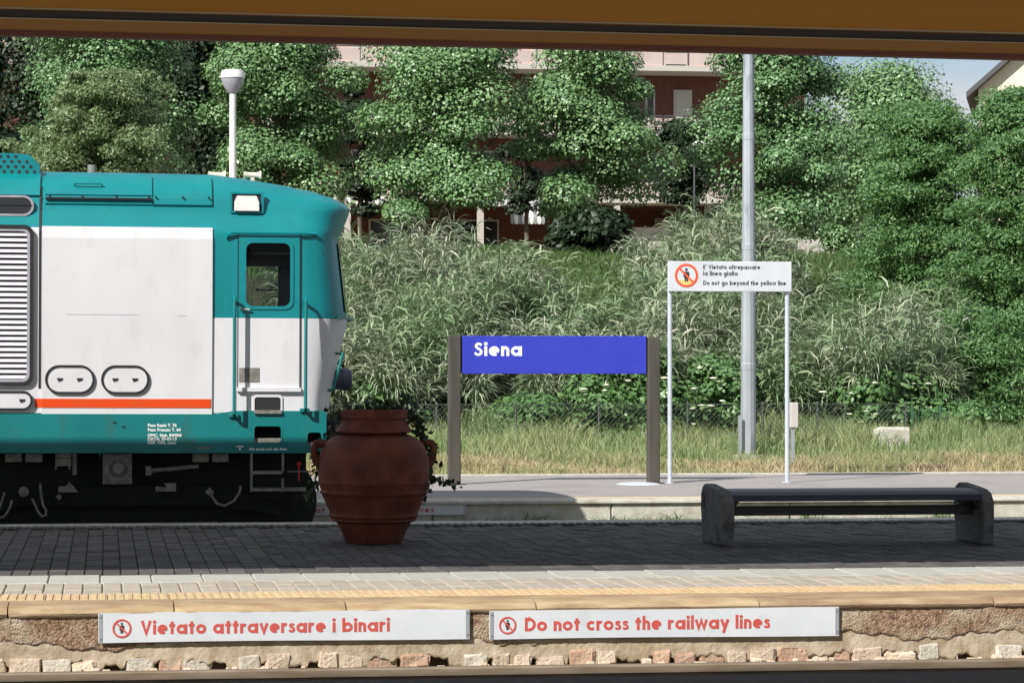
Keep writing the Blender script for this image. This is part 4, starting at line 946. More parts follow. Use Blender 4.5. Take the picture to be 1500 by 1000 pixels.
# ---- no crossing signs on the platform wall
def wallsign(x0, x1, ya, yb, text, tx0, tx1, base, cap, ring, label, Y, host=None, flip=False):
    s = thing('no_crossing_sign', label, 'sign', (PX((x0+x1)/2, Y), Y, PZ(yb, Y, (x0+x1)/2)), 'no crossing signs on platform edges'); O_ = tuple(s.location); zf = lambda y: PZ(y, Y, (x0+x1)/2)
    q = MB(); A, B = PX(x0, Y), PX(x1, Y); n = 16; vs = []
    for i in range(n+1):
        t = i/n; X = A+(B-A)*t; bow = -.010*math.sin(math.pi*t)*0
        for z in (zf(yb)+.004*math.sin(t*5), zf(ya)+.002*math.sin(t*9)): vs += [(X, Y+bow, z), (X, Y+.006+bow, z)]
    fs = []
    for i in range(n):
        k = 4*i; fs += [(k, k+4, k+6, k+2), (k+1, k+3, k+7, k+5), (k, k+1, k+5, k+4), (k+2, k+6, k+7, k+3)]
    fs += [(0, 2, 3, 1), (4*n, 4*n+1, 4*n+3, 4*n+2)]
    q.add(vs, fs); q.build('panel', 'sign_white', s, O_)
    for X in (A+.004, B-.026):
        q = MB(); q.box(X, X+.022, Y-.0025, Y+.001, zf(yb)+.004, zf(ya)-.004); q.build('end_strip', 'galvanised', s, O_)
        for z in (zf(yb)+.025, zf(ya)-.025):
            q = MB(); q.tube([(X+.011, Y-.006, z), (X+.011, Y, z)], .006, 8); q.build('screw', 'gear_grey', s, O_)
    prohibition(s, O_, PX(ring[0], Y), zf(ring[1]), ring[2]*Y/FPX, Y, 'red_print')
    lettering('lettering', text, PX(tx0, Y), zf(base), PX(tx1, Y), cap*Y/FPX, Y, 'red_print', s, O_, .95)
    return s
wallsign(144, 688, 894.5, 938, 'Vietato attraversare i binari', 206, 571, 926, 20, (178.5, 917, 13.8), 'white wall sign reading Vietato attraversare i binari below the platform edge', 14.776)
wallsign(717, 1229, 891.5, 933, 'Do not cross the railway lines', 768.5, 1128, 921.3, 20, (743.5, 912.5, 13), 'white wall sign reading Do not cross the railway lines below near platform edge', 14.776)
wallsign(388, 682, 735.5, 754, 'Do not cross the railway lines', 430, 636, 750.5, 8, (408, 745, 7), 'partly hidden white sign on the shaded edge of the far platform', 26.095)

# ---- tall galvanised pole
YP = 35.3; zb0 = float(bank(PX(1095, YP), YP))
po = thing('catenary_pole', 'tall pale galvanised steel pole behind the white warning sign', 'pole', (PX(1096, YP), YP, zb0)); OO = tuple(po.location)
zt0 = PZ(20, YP, 1096); r0, r1 = 12.2*YP/FPX, 7*YP/FPX
def pr2(z): return r0+(r1-r0)*(z-zb0)/(zt0-zb0)
zj = [zb0-.3, PZ(541, YP, 1096), PZ(366, YP, 1096), PZ(205, YP, 1096), zt0+1.5]
for i, (a, b) in enumerate(zip(zj[:-1], zj[1:])):
    X = OO[0]
    q = MB(); q.tube([(X, YP, a), (X, YP, a+.09), (X, YP, a+.1), (X, YP, b)], [pr2(a)+.006, pr2(a)+.006, pr2(a), pr2(b)], 12); q.build('pole_section', 'galvanised', po, OO)
q = MB()
z = zb0+.6
while z < zt0: q.box(OO[0]+pr2(z)-.01, OO[0]+pr2(z)+.018, YP-.02, YP+.02, z, z+.05); z += .085
q.build('step_strip', 'gear_grey', po, OO)['kind'] = 'stuff'
q = MB(); xx = PX(1083.5, YP-.15); q.box(xx-.02, xx+.02, YP-.17, YP-.12, zb0-.02, PZ(608, YP, 1083)); q.build('cable_conduit', 'galvanised', po, OO)
q = MB(); q.tube([(OO[0], YP, zb0-.05), (OO[0], YP, zb0+.1)], r0+.12, 12); q.build('footing', 'concrete_pale', po, OO)
# ---- small meter box on post
YM = 33.6; zm = float(bank(PX(1162, YM), YM))
mbx = thing('cable_box', 'small grey box on a short post beside the right sign post', 'cable box', (PX(1162, YM), YM, zm)); MO = tuple(mbx.location)
q = MB(); q.box(PX(1157, YM), PX(1168, YM), YM-.05, YM+.06, PZ(627, YM), PZ(590, YM), bev=.006); q.build('box', 'wall_grey', mbx, MO)
q = MB(); q.box(PX(1159, YM), PX(1163.5, YM), YM-.02, YM+.02, zm-.1, PZ(627, YM)); q.build('post', 'galvanised', mbx, MO)
# ---- globe lamp post
YG = 35.5; zg = float(bank(PX(341, YG), YG))
lp = thing('street_lamp', 'white post lamp with white cap and glass bowl rising behind the locomotive', 'lamp', (PX(341, YG), YG, zg)); GO = tuple(lp.location); gz = lambda y: PZ(y, YG, 341)
q = MB(); q.tube([(GO[0], YG, zg-.1), (GO[0], YG, gz(137))], [.07, .05], 12); q.build('post', 'lamp_white', lp, GO, smooth=True)
u_ = YG/FPX
q = MB(); q.lathe([(0, gz(102)), (10*u_, gz(102.5)), (16*u_, gz(104)), (17.5*u_, gz(107)), (18*u_, gz(115)), (0, gz(115.5))], (GO[0], YG, 0), 24); q.build('lamp_cap', 'lamp_white', lp, GO, smooth=True)
q = MB(); q.lathe([(17*u_, gz(115.6)), (16.5*u_, gz(119)), (14*u_, gz(126)), (9*u_, gz(134)), (5*u_, gz(138)), (0, gz(138.2))], (GO[0], YG, 0), 24); q.build('lamp_bowl', 'grille_frame', lp, GO, smooth=True)
# ---- distant street lamp
YD = 76; zd = 4.5
dl = thing('street_lamp', 'thin grey street lamp among the trees in front of the apartment block', 'lamp', (PX(1017, YD), YD, zd)); DO = tuple(dl.location); X = DO[0]
q = MB(); q.tube([(X, YD, zd-.1), (X, YD, PZ(215, YD)), (X+.1, YD, PZ(208, YD)), (X+.25, YD, PZ(206.5, YD))], [.04, .032, .028, .025], 8); q.build('post', 'rail_dark', dl, DO)
q = MB(); q.lathe([(0, .14), (.2, .1), (.27, 0), (.17, -.12), (0, -.17)], (X+.2, YD, PZ(209, YD)), 12); q.build('lamp_head', 'lamp_white', dl, DO)

# ---- chain link fence at the foot of the bank
YF = 37.6
fe = thing('chain_link_fence', 'low wire mesh fence with thin posts along the foot of the bank', 'fence', (8, YF, .2)); FO = tuple(fe.location)
fx0, fx1 = PX(470, YF), PX(1330, YF); ftop = PZ(592, YF, 800); fbot = .15
for x in (520, 640, 756, 878, 1008, 1118, 1198, 1328):
    X = PX(x, YF); q = MB(); q.tube([(X, YF+.03, 0), (X, YF+.03, ftop+.04)], .02, 8); q.build('post', 'fence_wire', fe, FO)
q = MB(); hgt = ftop-fbot; d = .085; n = int((fx1-fx0+hgt)/d)
for k in range(n):
    for s in (-1, 1):
        xa = fx0-hgt+k*d if s > 0 else fx0+k*d; p0 = [xa, fbot]; p1 = [xa+s*hgt, ftop]
        lo_, hi_ = (p0, p1) if p0[0] < p1[0] else (p1, p0)
        if hi_[0] <= fx0 or lo_[0] >= fx1: continue
        sl_ = (hi_[1]-lo_[1])/(hi_[0]-lo_[0])
        if lo_[0] < fx0: lo_ = [fx0, lo_[1]+sl_*(fx0-lo_[0])]
        if hi_[0] > fx1: hi_ = [fx1, hi_[1]+sl_*(fx1-hi_[0])]
        q.tube([(lo_[0], YF+s*.003, lo_[1]), (hi_[0], YF+s*.003, hi_[1])], .0032, 3, cap=False)
q.build('wire_mesh', 'fence_wire', fe, FO, recalc=False)['kind'] = 'stuff'
for z in (ftop, fbot+.02):
    q = MB(); q.tube([(fx0, YF, z), (fx1, YF, z)], .006, 5); q.build('tension_wire', 'fence_wire', fe, FO)
fg = thing('mesh_fence', 'short green wire fence panel in the grass at the right', 'fence', (PX(1362, 38), 38, .2)); q = MB()
for x in range(1338, 1391, 4): X = PX(x, 38); q.tube([(X, 38, .1), (X, 38, PZ(599, 38))], .006, 4)
q.build('wire_bars', 'fence_green', fg, fg.location)
for x in (1337, 1378): X = PX(x, 38); q = MB(); q.tube([(X, 38.02, .0), (X, 38.02, PZ(595, 38))], .025, 6); q.build('post', 'fence_green', fg, fg.location)
# concrete block and rusty rail in the verge
X = PX(1307, 36.4); q = MB(); q.box(-.26, .26, -.15, .15, -.25, .16, bev=.03); q.v = [(a+random.uniform(-.03, .03), b, c+random.uniform(-.03, .03)) for a, b, c in q.v]
o = q.build('concrete_block', 'concrete_pale'); o.location = (X, 36.4, PZ(640, 36.4, 1307)); tag(o, 'broken pale concrete block lying in the tall grass', 'concrete block')
q = MB(); q.prism([(-.06, 0), (.06, 0), (.06, .02), (.012, .035), (.012, .1), (.035, .11), (.035, .14), (-.035, .14), (-.035, .11), (-.012, .1), (-.012, .035), (-.06, .02)], -1.2, 1.2, 'x'); o = q.build('old_rail', 'rail'); o.location = (PX(1270, 33.0), 33.0, -.04); tag(o, 'rusty length of old rail lying in the dry grass', 'rail')

# ================================================================== VEGETATION
rg = np.random.default_rng(11)
def blades(name, m, X, Y, Z, h, wid, lean, kind='stuff'):
    n = len(X); a = rg.uniform(0, 2*np.pi, n); l = h*lean*rg.uniform(.3, 1.3, n); b = rg.uniform(0, 2*np.pi, n)
    P0 = np.stack([X, Y, Z], 1); sd_ = np.stack([np.cos(b), np.sin(b)*.5, 0*b], 1)*(wid/2)[:, None]
    P1 = P0+np.stack([np.cos(a)*l*.3, np.sin(a)*l*.3, h*.6], 1); P2 = P0+np.stack([np.cos(a)*l, np.sin(a)*l, h*(1-.25*lean)], 1)
    V = np.stack([P0-sd_, P0+sd_, P1+sd_*.8, P1-sd_*.8, P2], 1).reshape(-1, 3); i = np.arange(n)*5
    F = np.concatenate([np.stack([i, i+1, i+2], 1), np.stack([i, i+2, i+3], 1), np.stack([i+3, i+2, i+4], 1)])
    o = np_mesh(name, V, F, m, kind=kind); return o
def field(n, x0, x1, y0, y1):
    X = rg.uniform(x0, x1, n); Y = rg.uniform(y0, y1, n); return X, Y, bank(X, Y)
def clump(X, Y, s=1.0): return .5+.5*np.sin(X*1.9*s+1.3*np.sin(Y*1.1))*np.sin(Y*2.3*s+X*.7)
X, Y, Z = field(36000, -2, 17, 32.5, 34.8); h = .10+.34*clump(X*.6, Y)*rg.random(len(X))
blades('dry_grass', 'grass_dry', X, Y, Z-.02, h, np.full(len(X), .014), .7).update_tag()
tag(bpy.data.objects['dry_grass'], 'short straw coloured dry grass along the back of the far platform', 'grass')
X, Y, Z = field(42000, -2, 18, 33.4, 38.6); h = (.2+.32*np.clip((Y-33.4)/3.5, 0, 1))*(.4+.9*clump(X, Y))*rg.uniform(.5, 1.2, len(X))
blades('tall_grass', 'grass', X, Y, Z-.03, h, np.full(len(X), .016), .5); tag(bpy.data.objects['tall_grass'], 'tall yellow green grass between platform and fence', 'grass')
X, Y, Z = field(110000, 0, 24, 38.4, 62)
pu = 750-SH+FPX*(X*CT-Y*ST)/(X*ST+Y*CT); pv = YH-FPX*(Z-HC)/(X*ST+Y*CT)
kp = (Y > 56) | ((pu > 800) & (pu < 985) & (pv < 530)) | ((pu > 1165) & (pu < 1300) & (pv < 520)) | (rg.random(len(X)) < .12)
X, Y, Z = X[kp], Y[kp], Z[kp]; h = .25+.35*clump(X, Y)*rg.random(len(X))
blades('bank_grass', 'grass_green', X, Y, Z-.03, h, np.full(len(X), .03), .7); tag(bpy.data.objects['bank_grass'], 'green grass covering the slope behind the reeds', 'grass')
# small weeds at the foot of the far platform face
X = rg.uniform(PX(700, 26), 10, 1500); Y = rg.uniform(25.75, 26.1, 1500); Z = np.full(1500, -.42)
blades('edge_weeds', 'grass_green', X, Y, Z, rg.uniform(.16, .36, 1500)*(.6+.6*clump(X*3, Y)), np.full(1500, .018), .8); tag(bpy.data.objects['edge_weeds'], 'thin weeds growing along the foot of the far platform face', 'weeds')
# ---- giant cane
def cane(name, label, spots, hmin, hmax, nleaf, nstem=9):
    """fountain shaped reed clumps: stems fan out from each spot and carry long drooping leaves"""
    F = []; base = 0; VV = []
    for (cx, cy) in spots:
        hm = rg.uniform(hmin, hmax)
        for j in range(nstem):
            la = rg.uniform(0, 6.28); H = hm*rg.uniform(.6, 1.08); ln = H*rg.uniform(.08, .5); x = cx+math.cos(la)*.12; y = cy+math.sin(la)*.12; z0 = float(bank(x, y))
            tip = np.array([math.cos(la)*ln, math.sin(la)*ln, -ln*.28])
            k = nleaf; t = rg.uniform(.25, 1, k)**.7; pos = np.array([x, y, z0])+np.outer(t**1.9, tip)+np.stack([0*t, 0*t, H*t], 1)
            a = la+rg.normal(0, 1.15, k); L = rg.uniform(.28, .72, k)*(1.1-.25*t); el = rg.uniform(-.1, 1.2, k); W = rg.uniform(.008, .016, k); e2 = el-rg.uniform(.3, .8, k); e3 = e2-rg.uniform(.3, .8, k)
            d = np.stack([np.cos(a), np.sin(a)], 1)
            side = np.stack([-d[:, 1], d[:, 0], rg.normal(0, .5, k)], 1)*W[:, None]
            p1 = pos+np.concatenate([d*(L*.4*np.cos(el))[:, None], (L*.4*np.sin(el))[:, None]], 1)
            p2 = p1+np.concatenate([d*(L*.33*np.cos(e2))[:, None], (L*.33*np.sin(e2))[:, None]], 1)
            p3 = p2+np.concatenate([d*(L*.3*np.cos(e3))[:, None], (L*.3*np.sin(e3))[:, None]], 1)
            v = np.stack([pos-side*.5, pos+side*.5, p1+side, p1-side, p2+side*.8, p2-side*.8, p3], 1).reshape(-1, 3)
            i = base+np.arange(k)*7
            F.append(np.concatenate([np.stack([i, i+1, i+2], 1), np.stack([i, i+2, i+3], 1), np.stack([i+3, i+2, i+4], 1), np.stack([i+3, i+4, i+5], 1), np.stack([i+5, i+4, i+6], 1)]))
            VV.append(v); base += 7*k
    V = np.concatenate(VV); F = np.concatenate(F)
    o = np_mesh(name, V, F, 'cane', kind='stuff'); tag(o, label, 'reeds'); return o
def spots(n, x0, x1, y0, y1, keep):
    out = []
    while len(out) < n:
        x = rg.uniform(x0, x1); y = rg.uniform(y0, y1); u, v = proj(x, y, float(bank(x, y)))
        if keep(u, v, y) and rg.random() < .18+1.1*max(0, math.sin(x*1.35+1.1*math.sin(y*.9))*math.sin(y*1.25+.8*math.sin(x*.7))+.25): out.append((x, y))
    return out
def keepA(u, v, y): return 430 < u < 830+30*math.sin(y) and not (790 < u and v < 520) and v > 472
def keepB(u, v, y): return (925 < u < 1090 and v > 425) or (820 < u < 960 and 540 < v)
def keepC(u, v, y): return (1075 < u < 1385 and v > 545) or (1095 < u < 1200 and v > 430 and rg.random() < .6)
cane('cane_thicket', 'silvery green giant reeds on the bank above the blue station sign', spots(150, 1.5, 16, 39.2, 54, keepA), .8, 2.35, 42, 8)
cane('cane_thicket', 'reeds on the bank directly behind the white warning sign', spots(90, 8, 22, 39.2, 57, keepB), .8, 2.3, 42, 8)
cane('cane_thicket', 'drooping reeds on the bank right of the tall steel pole', spots(78, 9, 24, 39.0, 57, keepC), .9, 2.0, 42, 8)
cane('cane_thicket', 'sparse taller reed plumes rising above the thicket by the awnings', spots(26, 1.5, 16, 44, 54, keepA), 1.9, 2.7, 36, 4)
# ---- trees
def tree(name, label, px, Y, wpx, ytop, ybot, m, nclump, nleaf, lsize, seed, group=None, csize=.2, base=None, trunk=True, asp=1.0, flat=.75, top_narrow=.55, dep=1.0, njit=.3, ragged=0):
    rr = np.random.default_rng(seed); X0 = PX(px, Y); zt = PZ(ytop, Y, px); zb_ = PZ(ybot, Y, px); W = wpx*Y/FPX/2; Hc = zt-zb_
    z0 = float(bank(X0, Y)) if base is None else base
    t = thing(name, label, 'tree', (X0, Y, z0), group); O_ = np.array([X0, Y, z0])
    # clump centres inside an egg shaped envelope
    u = rr.random(nclump); th = rr.uniform(0, 2*np.pi, nclump); s = rr.uniform(.12, 1, nclump)**.6*.86
    tz_ = .06+.9*u; rad = np.where(tz_ < .35, .72+.28*np.sqrt(np.clip(tz_/.35, 0, 1)), np.sqrt(np.clip(1-((tz_-.35)/.68)**2, 0, 1))*(1-top_narrow*.25*np.clip(tz_-.4, 0, 1)))
    rad = rad*(.86+.22*np.sin(th*3+seed)*np.sin(tz_*9+seed))
    if ragged: rad = rad*rr.uniform(1-ragged, 1+ragged*.75, nclump)
    C = np.stack([X0+np.cos(th)*s*rad*W, Y+np.sin(th)*s*rad*W*dep, zb_+tz_*Hc], 1)
    cr_ = W*csize*2*rr.uniform(.7, 1.4, nclump)
    k = max(int(nleaf/nclump), 8); LC = []; LN = []
    for c, r_ in zip(C, cr_):
        d = rr.normal(0, 1, (k, 3)); d /= np.linalg.norm(d, axis=1, keepdims=True); d[:, 2] = np.abs(d[:, 2])*rr.choice([1, 1, 1, -.5], k)
        q_ = (1-.55*rr.random(k)**2.2)[:, None]
        LC.append(c+d*q_*r_*np.array([1.1, 1.1, flat])-np.array([0, 0, 1])*(rr.random((k, 1))*r_*.25)); 
        LN.append(d*np.array([1, 1, 1])+np.array([0, 0, .55]))
    LC = np.concatenate(LC)-O_; LN = np.concatenate(LN)
    V, F = leaf_cloud(LC, LN, lsize, njit, rr, asp=asp); np_mesh('crown', V, F, m, t)
    if trunk:
        q = MB(); tr = max(.07, W*.055); top = zb_+Hc*.6
        q.tube([(X0, Y, z0-.15), (X0+.02, Y, z0+.4), (X0-.03, Y, zb_), (X0+.04, Y, top), (X0, Y, zb_+Hc*.85)], [tr*1.5, tr*1.1, tr, tr*.55, tr*.15], 8)
        for c in C[::max(1, nclump//16)]:
            hz_ = zb_+rr.uniform(-.05, .45)*Hc*.9; q.tube([(X0, Y, min(hz_, c[2])), ((X0+c[0])/2, (Y+c[1])/2, (min(hz_, c[2])+c[2])/2+.12), tuple(c)], [tr*.4, tr*.26, tr*.08], 5)
        q.build('trunk', 'bark', t, O_, smooth=True)
    return t
GT = 'lime trees along the street above the bank'
tree('lime_tree', 'broad dark green street tree at the far left behind the feathery tree', 165, 67, 335, -30, 298, 'leaf_lime', 90, 70000, .095, 1, GT, csize=.16, ragged=.2)
tree('lime_tree', 'green street tree beside the white globe lamp', 405, 66, 246, -40, 320, 'leaf_lime2', 66, 66000, .095, 2, GT, csize=.17, ragged=.2)
tree('lime_tree', 'big leafy street tree above the reeds and blue station sign', 654, 65, 262, -25, 338, 'leaf_lime2', 72, 70000, .095, 3, GT, csize=.17, ragged=.2)
tree('lime_tree', 'tall narrow street tree left of the open brick balcony', 872, 65, 222, 0, 348, 'leaf_lime2', 64, 64000, .095, 4, GT, csize=.17, ragged=.2)
tree('lime_tree', 'round green street tree directly behind the tall steel pole', 1138, 66, 252, 5, 350, 'leaf_lime', 70, 66000, .095, 5, GT, csize=.17, ragged=.2)
tree('lime_tree', 'pale green tree standing against the blue sky', 1300, 74, 220, 98, 360, 'leaf_lime2', 70, 40000, .105, 6, GT)
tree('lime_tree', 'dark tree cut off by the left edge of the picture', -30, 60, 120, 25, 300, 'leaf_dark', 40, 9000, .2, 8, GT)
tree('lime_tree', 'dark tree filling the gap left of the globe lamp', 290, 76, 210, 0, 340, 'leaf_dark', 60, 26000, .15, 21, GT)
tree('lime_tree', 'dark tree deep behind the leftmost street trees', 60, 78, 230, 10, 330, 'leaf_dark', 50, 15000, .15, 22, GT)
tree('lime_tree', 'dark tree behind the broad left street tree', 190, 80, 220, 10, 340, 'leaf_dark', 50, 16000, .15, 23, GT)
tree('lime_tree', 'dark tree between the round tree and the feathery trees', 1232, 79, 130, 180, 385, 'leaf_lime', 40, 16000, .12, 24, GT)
tree('lime_tree', 'dark leaved tree added in the gap right of the globe lamp tree', 528, 76, 80, 110, 320, 'leaf_dark', 26, 9000, .14, 25, GT)  # these trees are added; near-black leaves stand for dark gaps between crowns
tree('lime_tree', 'dark leaved tree added in the gap left of the narrow tree', 772, 76, 85, 125, 330, 'leaf_dark', 26, 9000, .14, 26, GT)
tree('lime_tree', 'small dark leaved tree added below the open brick balcony', 1000, 78, 95, 175, 300, 'leaf_dark', 26, 8000, .14, 27, GT)
tree('shade_bush', 'bush with shade coloured leaves below the narrow street tree', 868, 62, 150, 318, 400, 'leaf_dark', 30, 7000, .18, 9, None, base=4.2)  # shadow under the street tree is put into the leaf colour
tree('feathery_tree', 'olive green feathery tree rising behind the locomotive roof', 150, 46, 285, 100, 320, 'leaf_olive', 300, 70000, .042, 10, None, csize=.065, asp=1.8, flat=.7, njit=.5, ragged=.45)
GR = 'feathery trees on the bank at the right'
tree('robinia_tree', 'tall feathery green tree at right with a bare dark gap round its trunk', 1352, 49, 300, 140, 590, 'leaf_robinia', 560, 140000, .043, 12, GR, csize=.075, asp=1.9, dep=.7, flat=.7, njit=.55, ragged=.32)
tree('robinia_tree', 'dense feathery green tree cut off by the right edge of the picture', 1490, 46, 270, 118, 620, 'leaf_robinia', 540, 135000, .042, 13, GR, csize=.08, asp=1.9, dep=.7, flat=.7, njit=.55, ragged=.32)
tree('robinia_tree', 'low feathery sapling at the foot of the bank in the right corner', 1435, 40.5, 230, 450, 695, 'leaf_robinia', 240, 60000, .036, 14, GR, csize=.09, asp=1.9, flat=.7, njit=.55, ragged=.3)
# ---- shrubs
def shrub(label, px, Y, wpx, ytop, ybot, m, n, ls, seed, flowers=0, asp=1.2):
    t = tree('leafy_shrub', label, px, Y, wpx, ytop, ybot, m, 45, n, ls, seed, 'shrubs at the foot of the bank', csize=.17, trunk=False, asp=asp); t['category'] = 'shrub'
    O_ = np.array(t.location); rr = np.random.default_rng(seed+50)
    q = MB(); 
    for k in range(6): q.tube([tuple(O_+[rr.uniform(-.2, .2), 0, -.1]), tuple(O_+[rr.uniform(-.5, .5)*wpx*Y/FPX*.6, rr.uniform(-.3, .3), (PZ(ytop, Y, px)-O_[2])*.8])], [.02, .006], 5)
    q.build('stem', 'bark', t, O_)
    for k in range(flowers):
        x = px+rr.uniform(-.42, .42)*wpx; y = ytop+(ybot-ytop)*rr.uniform(.1, .75); yy = Y-wpx*Y/FPX*.5*rr.uniform(.55, .95); X, Z = P(x, y, yy)
        q = MB(); r_ = rr.uniform(.035, .085); q.lathe([(0, .02), (r_*.6, .015), (r_, 0), (r_*.6, -.012), (0, -.03)], (X, yy, Z), 9); q.build('flower_head', 'umbel', t, O_)
    return t
shrub('elder shrub with white flower heads right under the blue sign', 930, 39.2, 235, 518, 690, 'leaf_shrub', 16000, .085, 31, 16)
shrub('elder shrub with white flower heads between the white sign posts', 1045, 39.0, 150, 525, 695, 'leaf_shrub', 10000, .085, 32, 10)
shrub('green shrub with pale flower heads right of the steel pole', 1295, 39.4, 220, 545, 675, 'leaf_shrub', 13000, .085, 33, 12)
shrub('green leafy shrub behind the terracotta pot and its ivy', 560, 39.4, 150, 560, 670, 'leaf_shrub', 6500, .085, 34, 0)
shrub('low shrub behind the fence between the blue sign posts', 770, 38.6, 170, 588, 690, 'leaf_shrub', 8000, .08, 35, 0)
shrub('fine leaved shrub at the foot of the right hand trees', 1400, 38.8, 190, 590, 690, 'leaf_robinia', 9000, .065, 36, 0)

# ================================================================== BUILDINGS
YA2 = 95.0
ap = thing('apartment_building', 'brick and pink apartment block with long balconies behind the street trees', 'building', (PX(700, YA2), YA2+5, 4.5)); AO = tuple(ap.location)
def ax_(x): return PX(x, YA2)
def az(y): return PZ(y, YA2, 900)
X0, X1 = ax_(-250), ax_(1195)
q = MB(); q.box(X0, X1, YA2+1.6, YA2+13, az(297), az(103)); q.build('wall', 'wall_brick', ap, AO)
q = MB(); q.box(X0, X1, YA2+5, YA2+13, 4.0, az(297)-.002); q.build('setback_wall', 'wall_brick', ap, AO)  # invented deep porch, wall set back so the ground floor falls in shade
q = MB(); q.box(X0+.05, X1-.05, YA2+1.6, YA2+13, az(103), az(-60)); q.build('upper_wall', 'wall_pink', ap, AO)
q = MB(); q.box(X0-.3, X1+.3, YA2+.6, YA2+14, az(-60), az(-75)); q.build('roof', 'roof_tile', ap, AO)
floors = [(103, 95, 72), (199, 191, 168), (297, 289, 262)]
for (ya, yt, yr) in floors:
    q = MB(); q.box(ax_(380), ax_(1090), YA2, YA2+1.6, az(ya), az(yt)); bal = q.build('balcony', 'slab_edge', ap, AO)
    xa = 380
    while xa < 1085:
        xb = min(xa+37, 1090)
        q = MB(); q.box(ax_(xa+2), ax_(xb-2), YA2+.06, YA2+.09, az(yt)+.06, az(yr)-.12); q.build('railing_panel', 'bal_panel', bal, AO)
        q = MB(); q.box(ax_(xa)-.02, ax_(xa)+.02, YA2+.04, YA2+.1, az(yt), az(yr)+(.25 if ya == 103 else 0)); q.build('railing_post', 'rail_dark', bal, AO)
        xa += 37
    q = MB(); q.box(ax_(380), ax_(1090), YA2+.04, YA2+.1, az(yr)-.05, az(yr)); q.build('handrail', 'rail_dark', bal, AO)
for xa, xb, ya, yb, m_ in ((1000, 1027, 124, 186, 'shutter'), (958, 972, 128, 186, 'pane_dark'), (760, 795, 124, 186, 'shutter'), (600, 640, 124, 186, 'pane_dark'), (520, 545, 60, 95, 'shutter'), (790, 815, 62, 95, 'shutter'), (985, 1020, 62, 95, 'pane_dark'), (745, 770, 62, 95, 'pane_dark'), (960, 1000, 218, 289, 'pane_dark'), (1030, 1060, 218, 289, 'shutter'), (520, 560, 218, 289, 'pane_dark'), (700, 750, 218, 289, 'pane_dark'), (1000, 1046, 308, 372, 'shutter'), (560, 640, 312, 380, 'pane_dark'), (660, 760, 312, 380, 'pane_dark'), (900, 950, 312, 380, 'pane_dark')):
    dy = 3.4 if ya > 300 else 0
    q = MB(); q.box(ax_(xa), ax_(xb), YA2+1.5+dy, YA2+1.65+dy, az(yb), az(ya)); wn = q.build('window', 'slab_edge', ap, AO)
    q = MB(); q.box(ax_(xa)+.08, ax_(xb)-.08, YA2+1.47+dy, YA2+1.499+dy, az(yb)+.08, az(ya)-.08); q.build('pane', m_, wn, AO)
for x in (905, 510, 705, 1060):
    q = MB(); q.box(ax_(x)-.12, ax_(x)+.12, YA2+.1, YA2+.4, 4.0, az(297)); q.build('pillar', 'slab_edge', ap, AO)
q = MB(); q.box(ax_(905), ax_(990), YA2+1.3, YA2+1.5, 4.0, az(330)); q.build('ground_wall', 'wall_grey', ap, AO)
q = MB(); q.box(ax_(1046), ax_(1195), YA2+.5, YA2+1.55, 4.0, az(299)); q.build('ground_wall', 'wall_grey', ap, AO)
q = MB(); q.box(ax_(1172), ax_(1198), YA2+2, YA2+3, az(87), az(76)); ch = q.build('roof_turret', 'roof_tile', ap, AO)
# awnings
def awning(xa, xb, ya, yb, label, n, drop):
    a = thing('awning', label, 'awning', (ax_((xa+xb)/2), YA2-.3, az(yb)), 'striped awnings on the apartment block'); A_ = tuple(a.location); w_ = (ax_(xb)-ax_(xa))/n
    for k in range(n):
        q = MB(); x = ax_(xa)+k*w_; z1 = az(ya); z0 = az(yb)
        pts = [(YA2-.02, z1), (YA2-drop, z0+.25), (YA2-drop, z0+.06), (YA2-drop+.02, z0+.06), (YA2-drop+.02, z0+.25), (YA2-.0, z1-.02)]
        q.prism(pts, x, x+w_-.002, 'x'); q.prism([(x+w_*.5+w_*.5*math.cos(R(a_)), z0+.07+.08*math.sin(R(a_))) for a_ in range(180, 361, 30)], YA2-drop, YA2-drop+.02)
        q.build('stripe', 'awning_white' if k % 2 else 'awning_grey', a, A_)
awning(745, 795, 290, 330, 'steep grey and white striped awning beside the narrow tree', 9, .5)
awning(690, 745, 290, 306, 'shallow white scalloped awning next to the striped awning', 12, 1.1)
awning(500, 560, 290, 306, 'white scalloped awning just right of the locomotive nose', 12, 1.1)
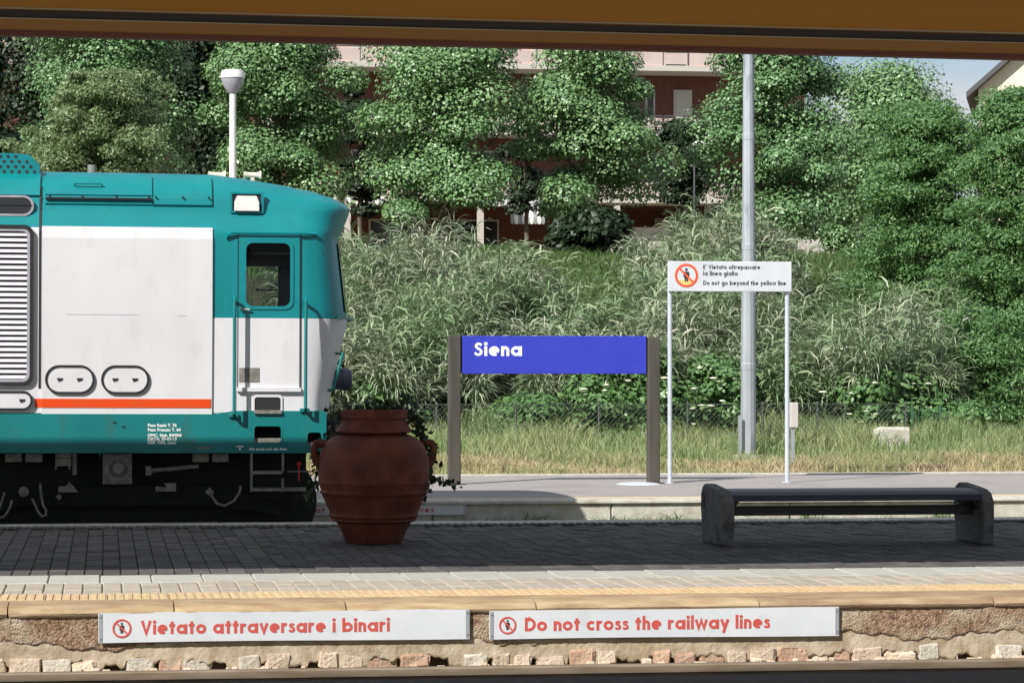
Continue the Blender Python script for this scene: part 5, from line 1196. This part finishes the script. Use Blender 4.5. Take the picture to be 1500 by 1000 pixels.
# balcony flowers
bf = thing('flower_pot', 'planter with red flowers on the balcony above the locomotive nose', 'flower pot', (PX(508, 92), 92, PZ(290, 92, 508))); B_ = tuple(bf.location)
q = MB(); q.tube([(PX(490, 92), 92, PZ(288, 92, 490)), (PX(495, 92), 92, PZ(272, 92, 495))], [.2, .24], 10); q.build('pot', 'slab_edge', bf, B_)
q = MB(); q.box(PX(496, 92), PX(527, 92), 91.9, 92.2, PZ(256, 92, 510), PZ(250, 92, 510)); q.build('shelf', 'roof_tile', bf, B_)
q = MB(); q.lathe([(0, .15), (.12, .1), (.15, 0), (0, -.1)], (PX(520, 92), 92, PZ(245, 92, 520)), 8); q.build('red_flower', 'red_flower', bf, B_)
Cc = np.stack([PX(510, 92)+rg.normal(0, .45, 260), 92+rg.normal(0, .25, 260), PZ(272, 92, 510)+rg.normal(0, .35, 260)], 1)-np.array(B_); V, F = leaf_cloud(Cc, np.tile([[0, -1, .5]], (260, 1)), .22, .8, rg, asp=1.8); np_mesh('foliage', V, F, 'cane', bf)
# garage wall at the right
YW2 = 82
gw = thing('garage_building', 'low grey rendered garage building behind the round tree', 'building', (PX(1200, YW2), YW2+2, 4.5)); W_ = tuple(gw.location)
gz2 = lambda y: PZ(y, YW2, 1200)
q = MB(); q.box(PX(1128, YW2), PX(1270, YW2), YW2, YW2+6, 4.2, gz2(318)); q.build('wall', 'wall_grey', gw, W_)
q = MB(); q.box(PX(1124, YW2), PX(1275, YW2), YW2-.2, YW2+6.2, gz2(318), gz2(314)); q.build('roof', 'slab_edge', gw, W_)
q = MB(); q.box(PX(1128, YW2)+.25, PX(1140, YW2)+.05, YW2-.03, YW2-.001, gz2(365), gz2(338)); q.build('window', 'pane_dark', gw, W_)
q = MB(); q.box(PX(1150, YW2)-.06, PX(1150, YW2)+.06, YW2-.3, YW2-.18, 4.3, gz2(318)); q.build('downpipe', 'rail_dark', gw, W_)
# cream house (turned towards the tracks) at the top right corner
YH2 = 88
hs_ = thing('gabled_house', 'cream house with dark sloping eaves in the top right corner', 'building', (PX(1530, YH2), YH2+3, 4.5)); H_ = tuple(hs_.location)
xa, xb = PX(1482, YH2), PX(1670, YH2); hz2 = lambda y: PZ(y, YH2, 1480); xm = (xa+xb)/2
q = MB(); q.prism([(xa, 4.2), (xb, 4.2), (xb, hz2(128)), (xm, hz2(42)), (xa, hz2(128))], YH2, YH2+8); q.build('wall', 'wall_cream', hs_, H_)
sl = (hz2(42)-hz2(128))/(xm-xa)
for s in (-1, 1):
    xo_ = xm+s*((xb-xa)/2+.45); zo = hz2(42)-sl*(abs(xo_-xm))
    q = MB(); q.prism([(xm, hz2(42)+.02), (xm, hz2(42)+.25), (xo_, zo+.25), (xo_, zo+.02)], YH2-.5, YH2+8.3); q.build('roof_slope', 'rail_dark', hs_, H_)
q = MB(); q.box(PX(1470, YH2), PX(1490, YH2), YH2-.03, YH2-.001, hz2(240), hz2(190)); q.build('window', 'pane_dark', hs_, H_)
hs_.rotation_euler = (0, 0, -.4)
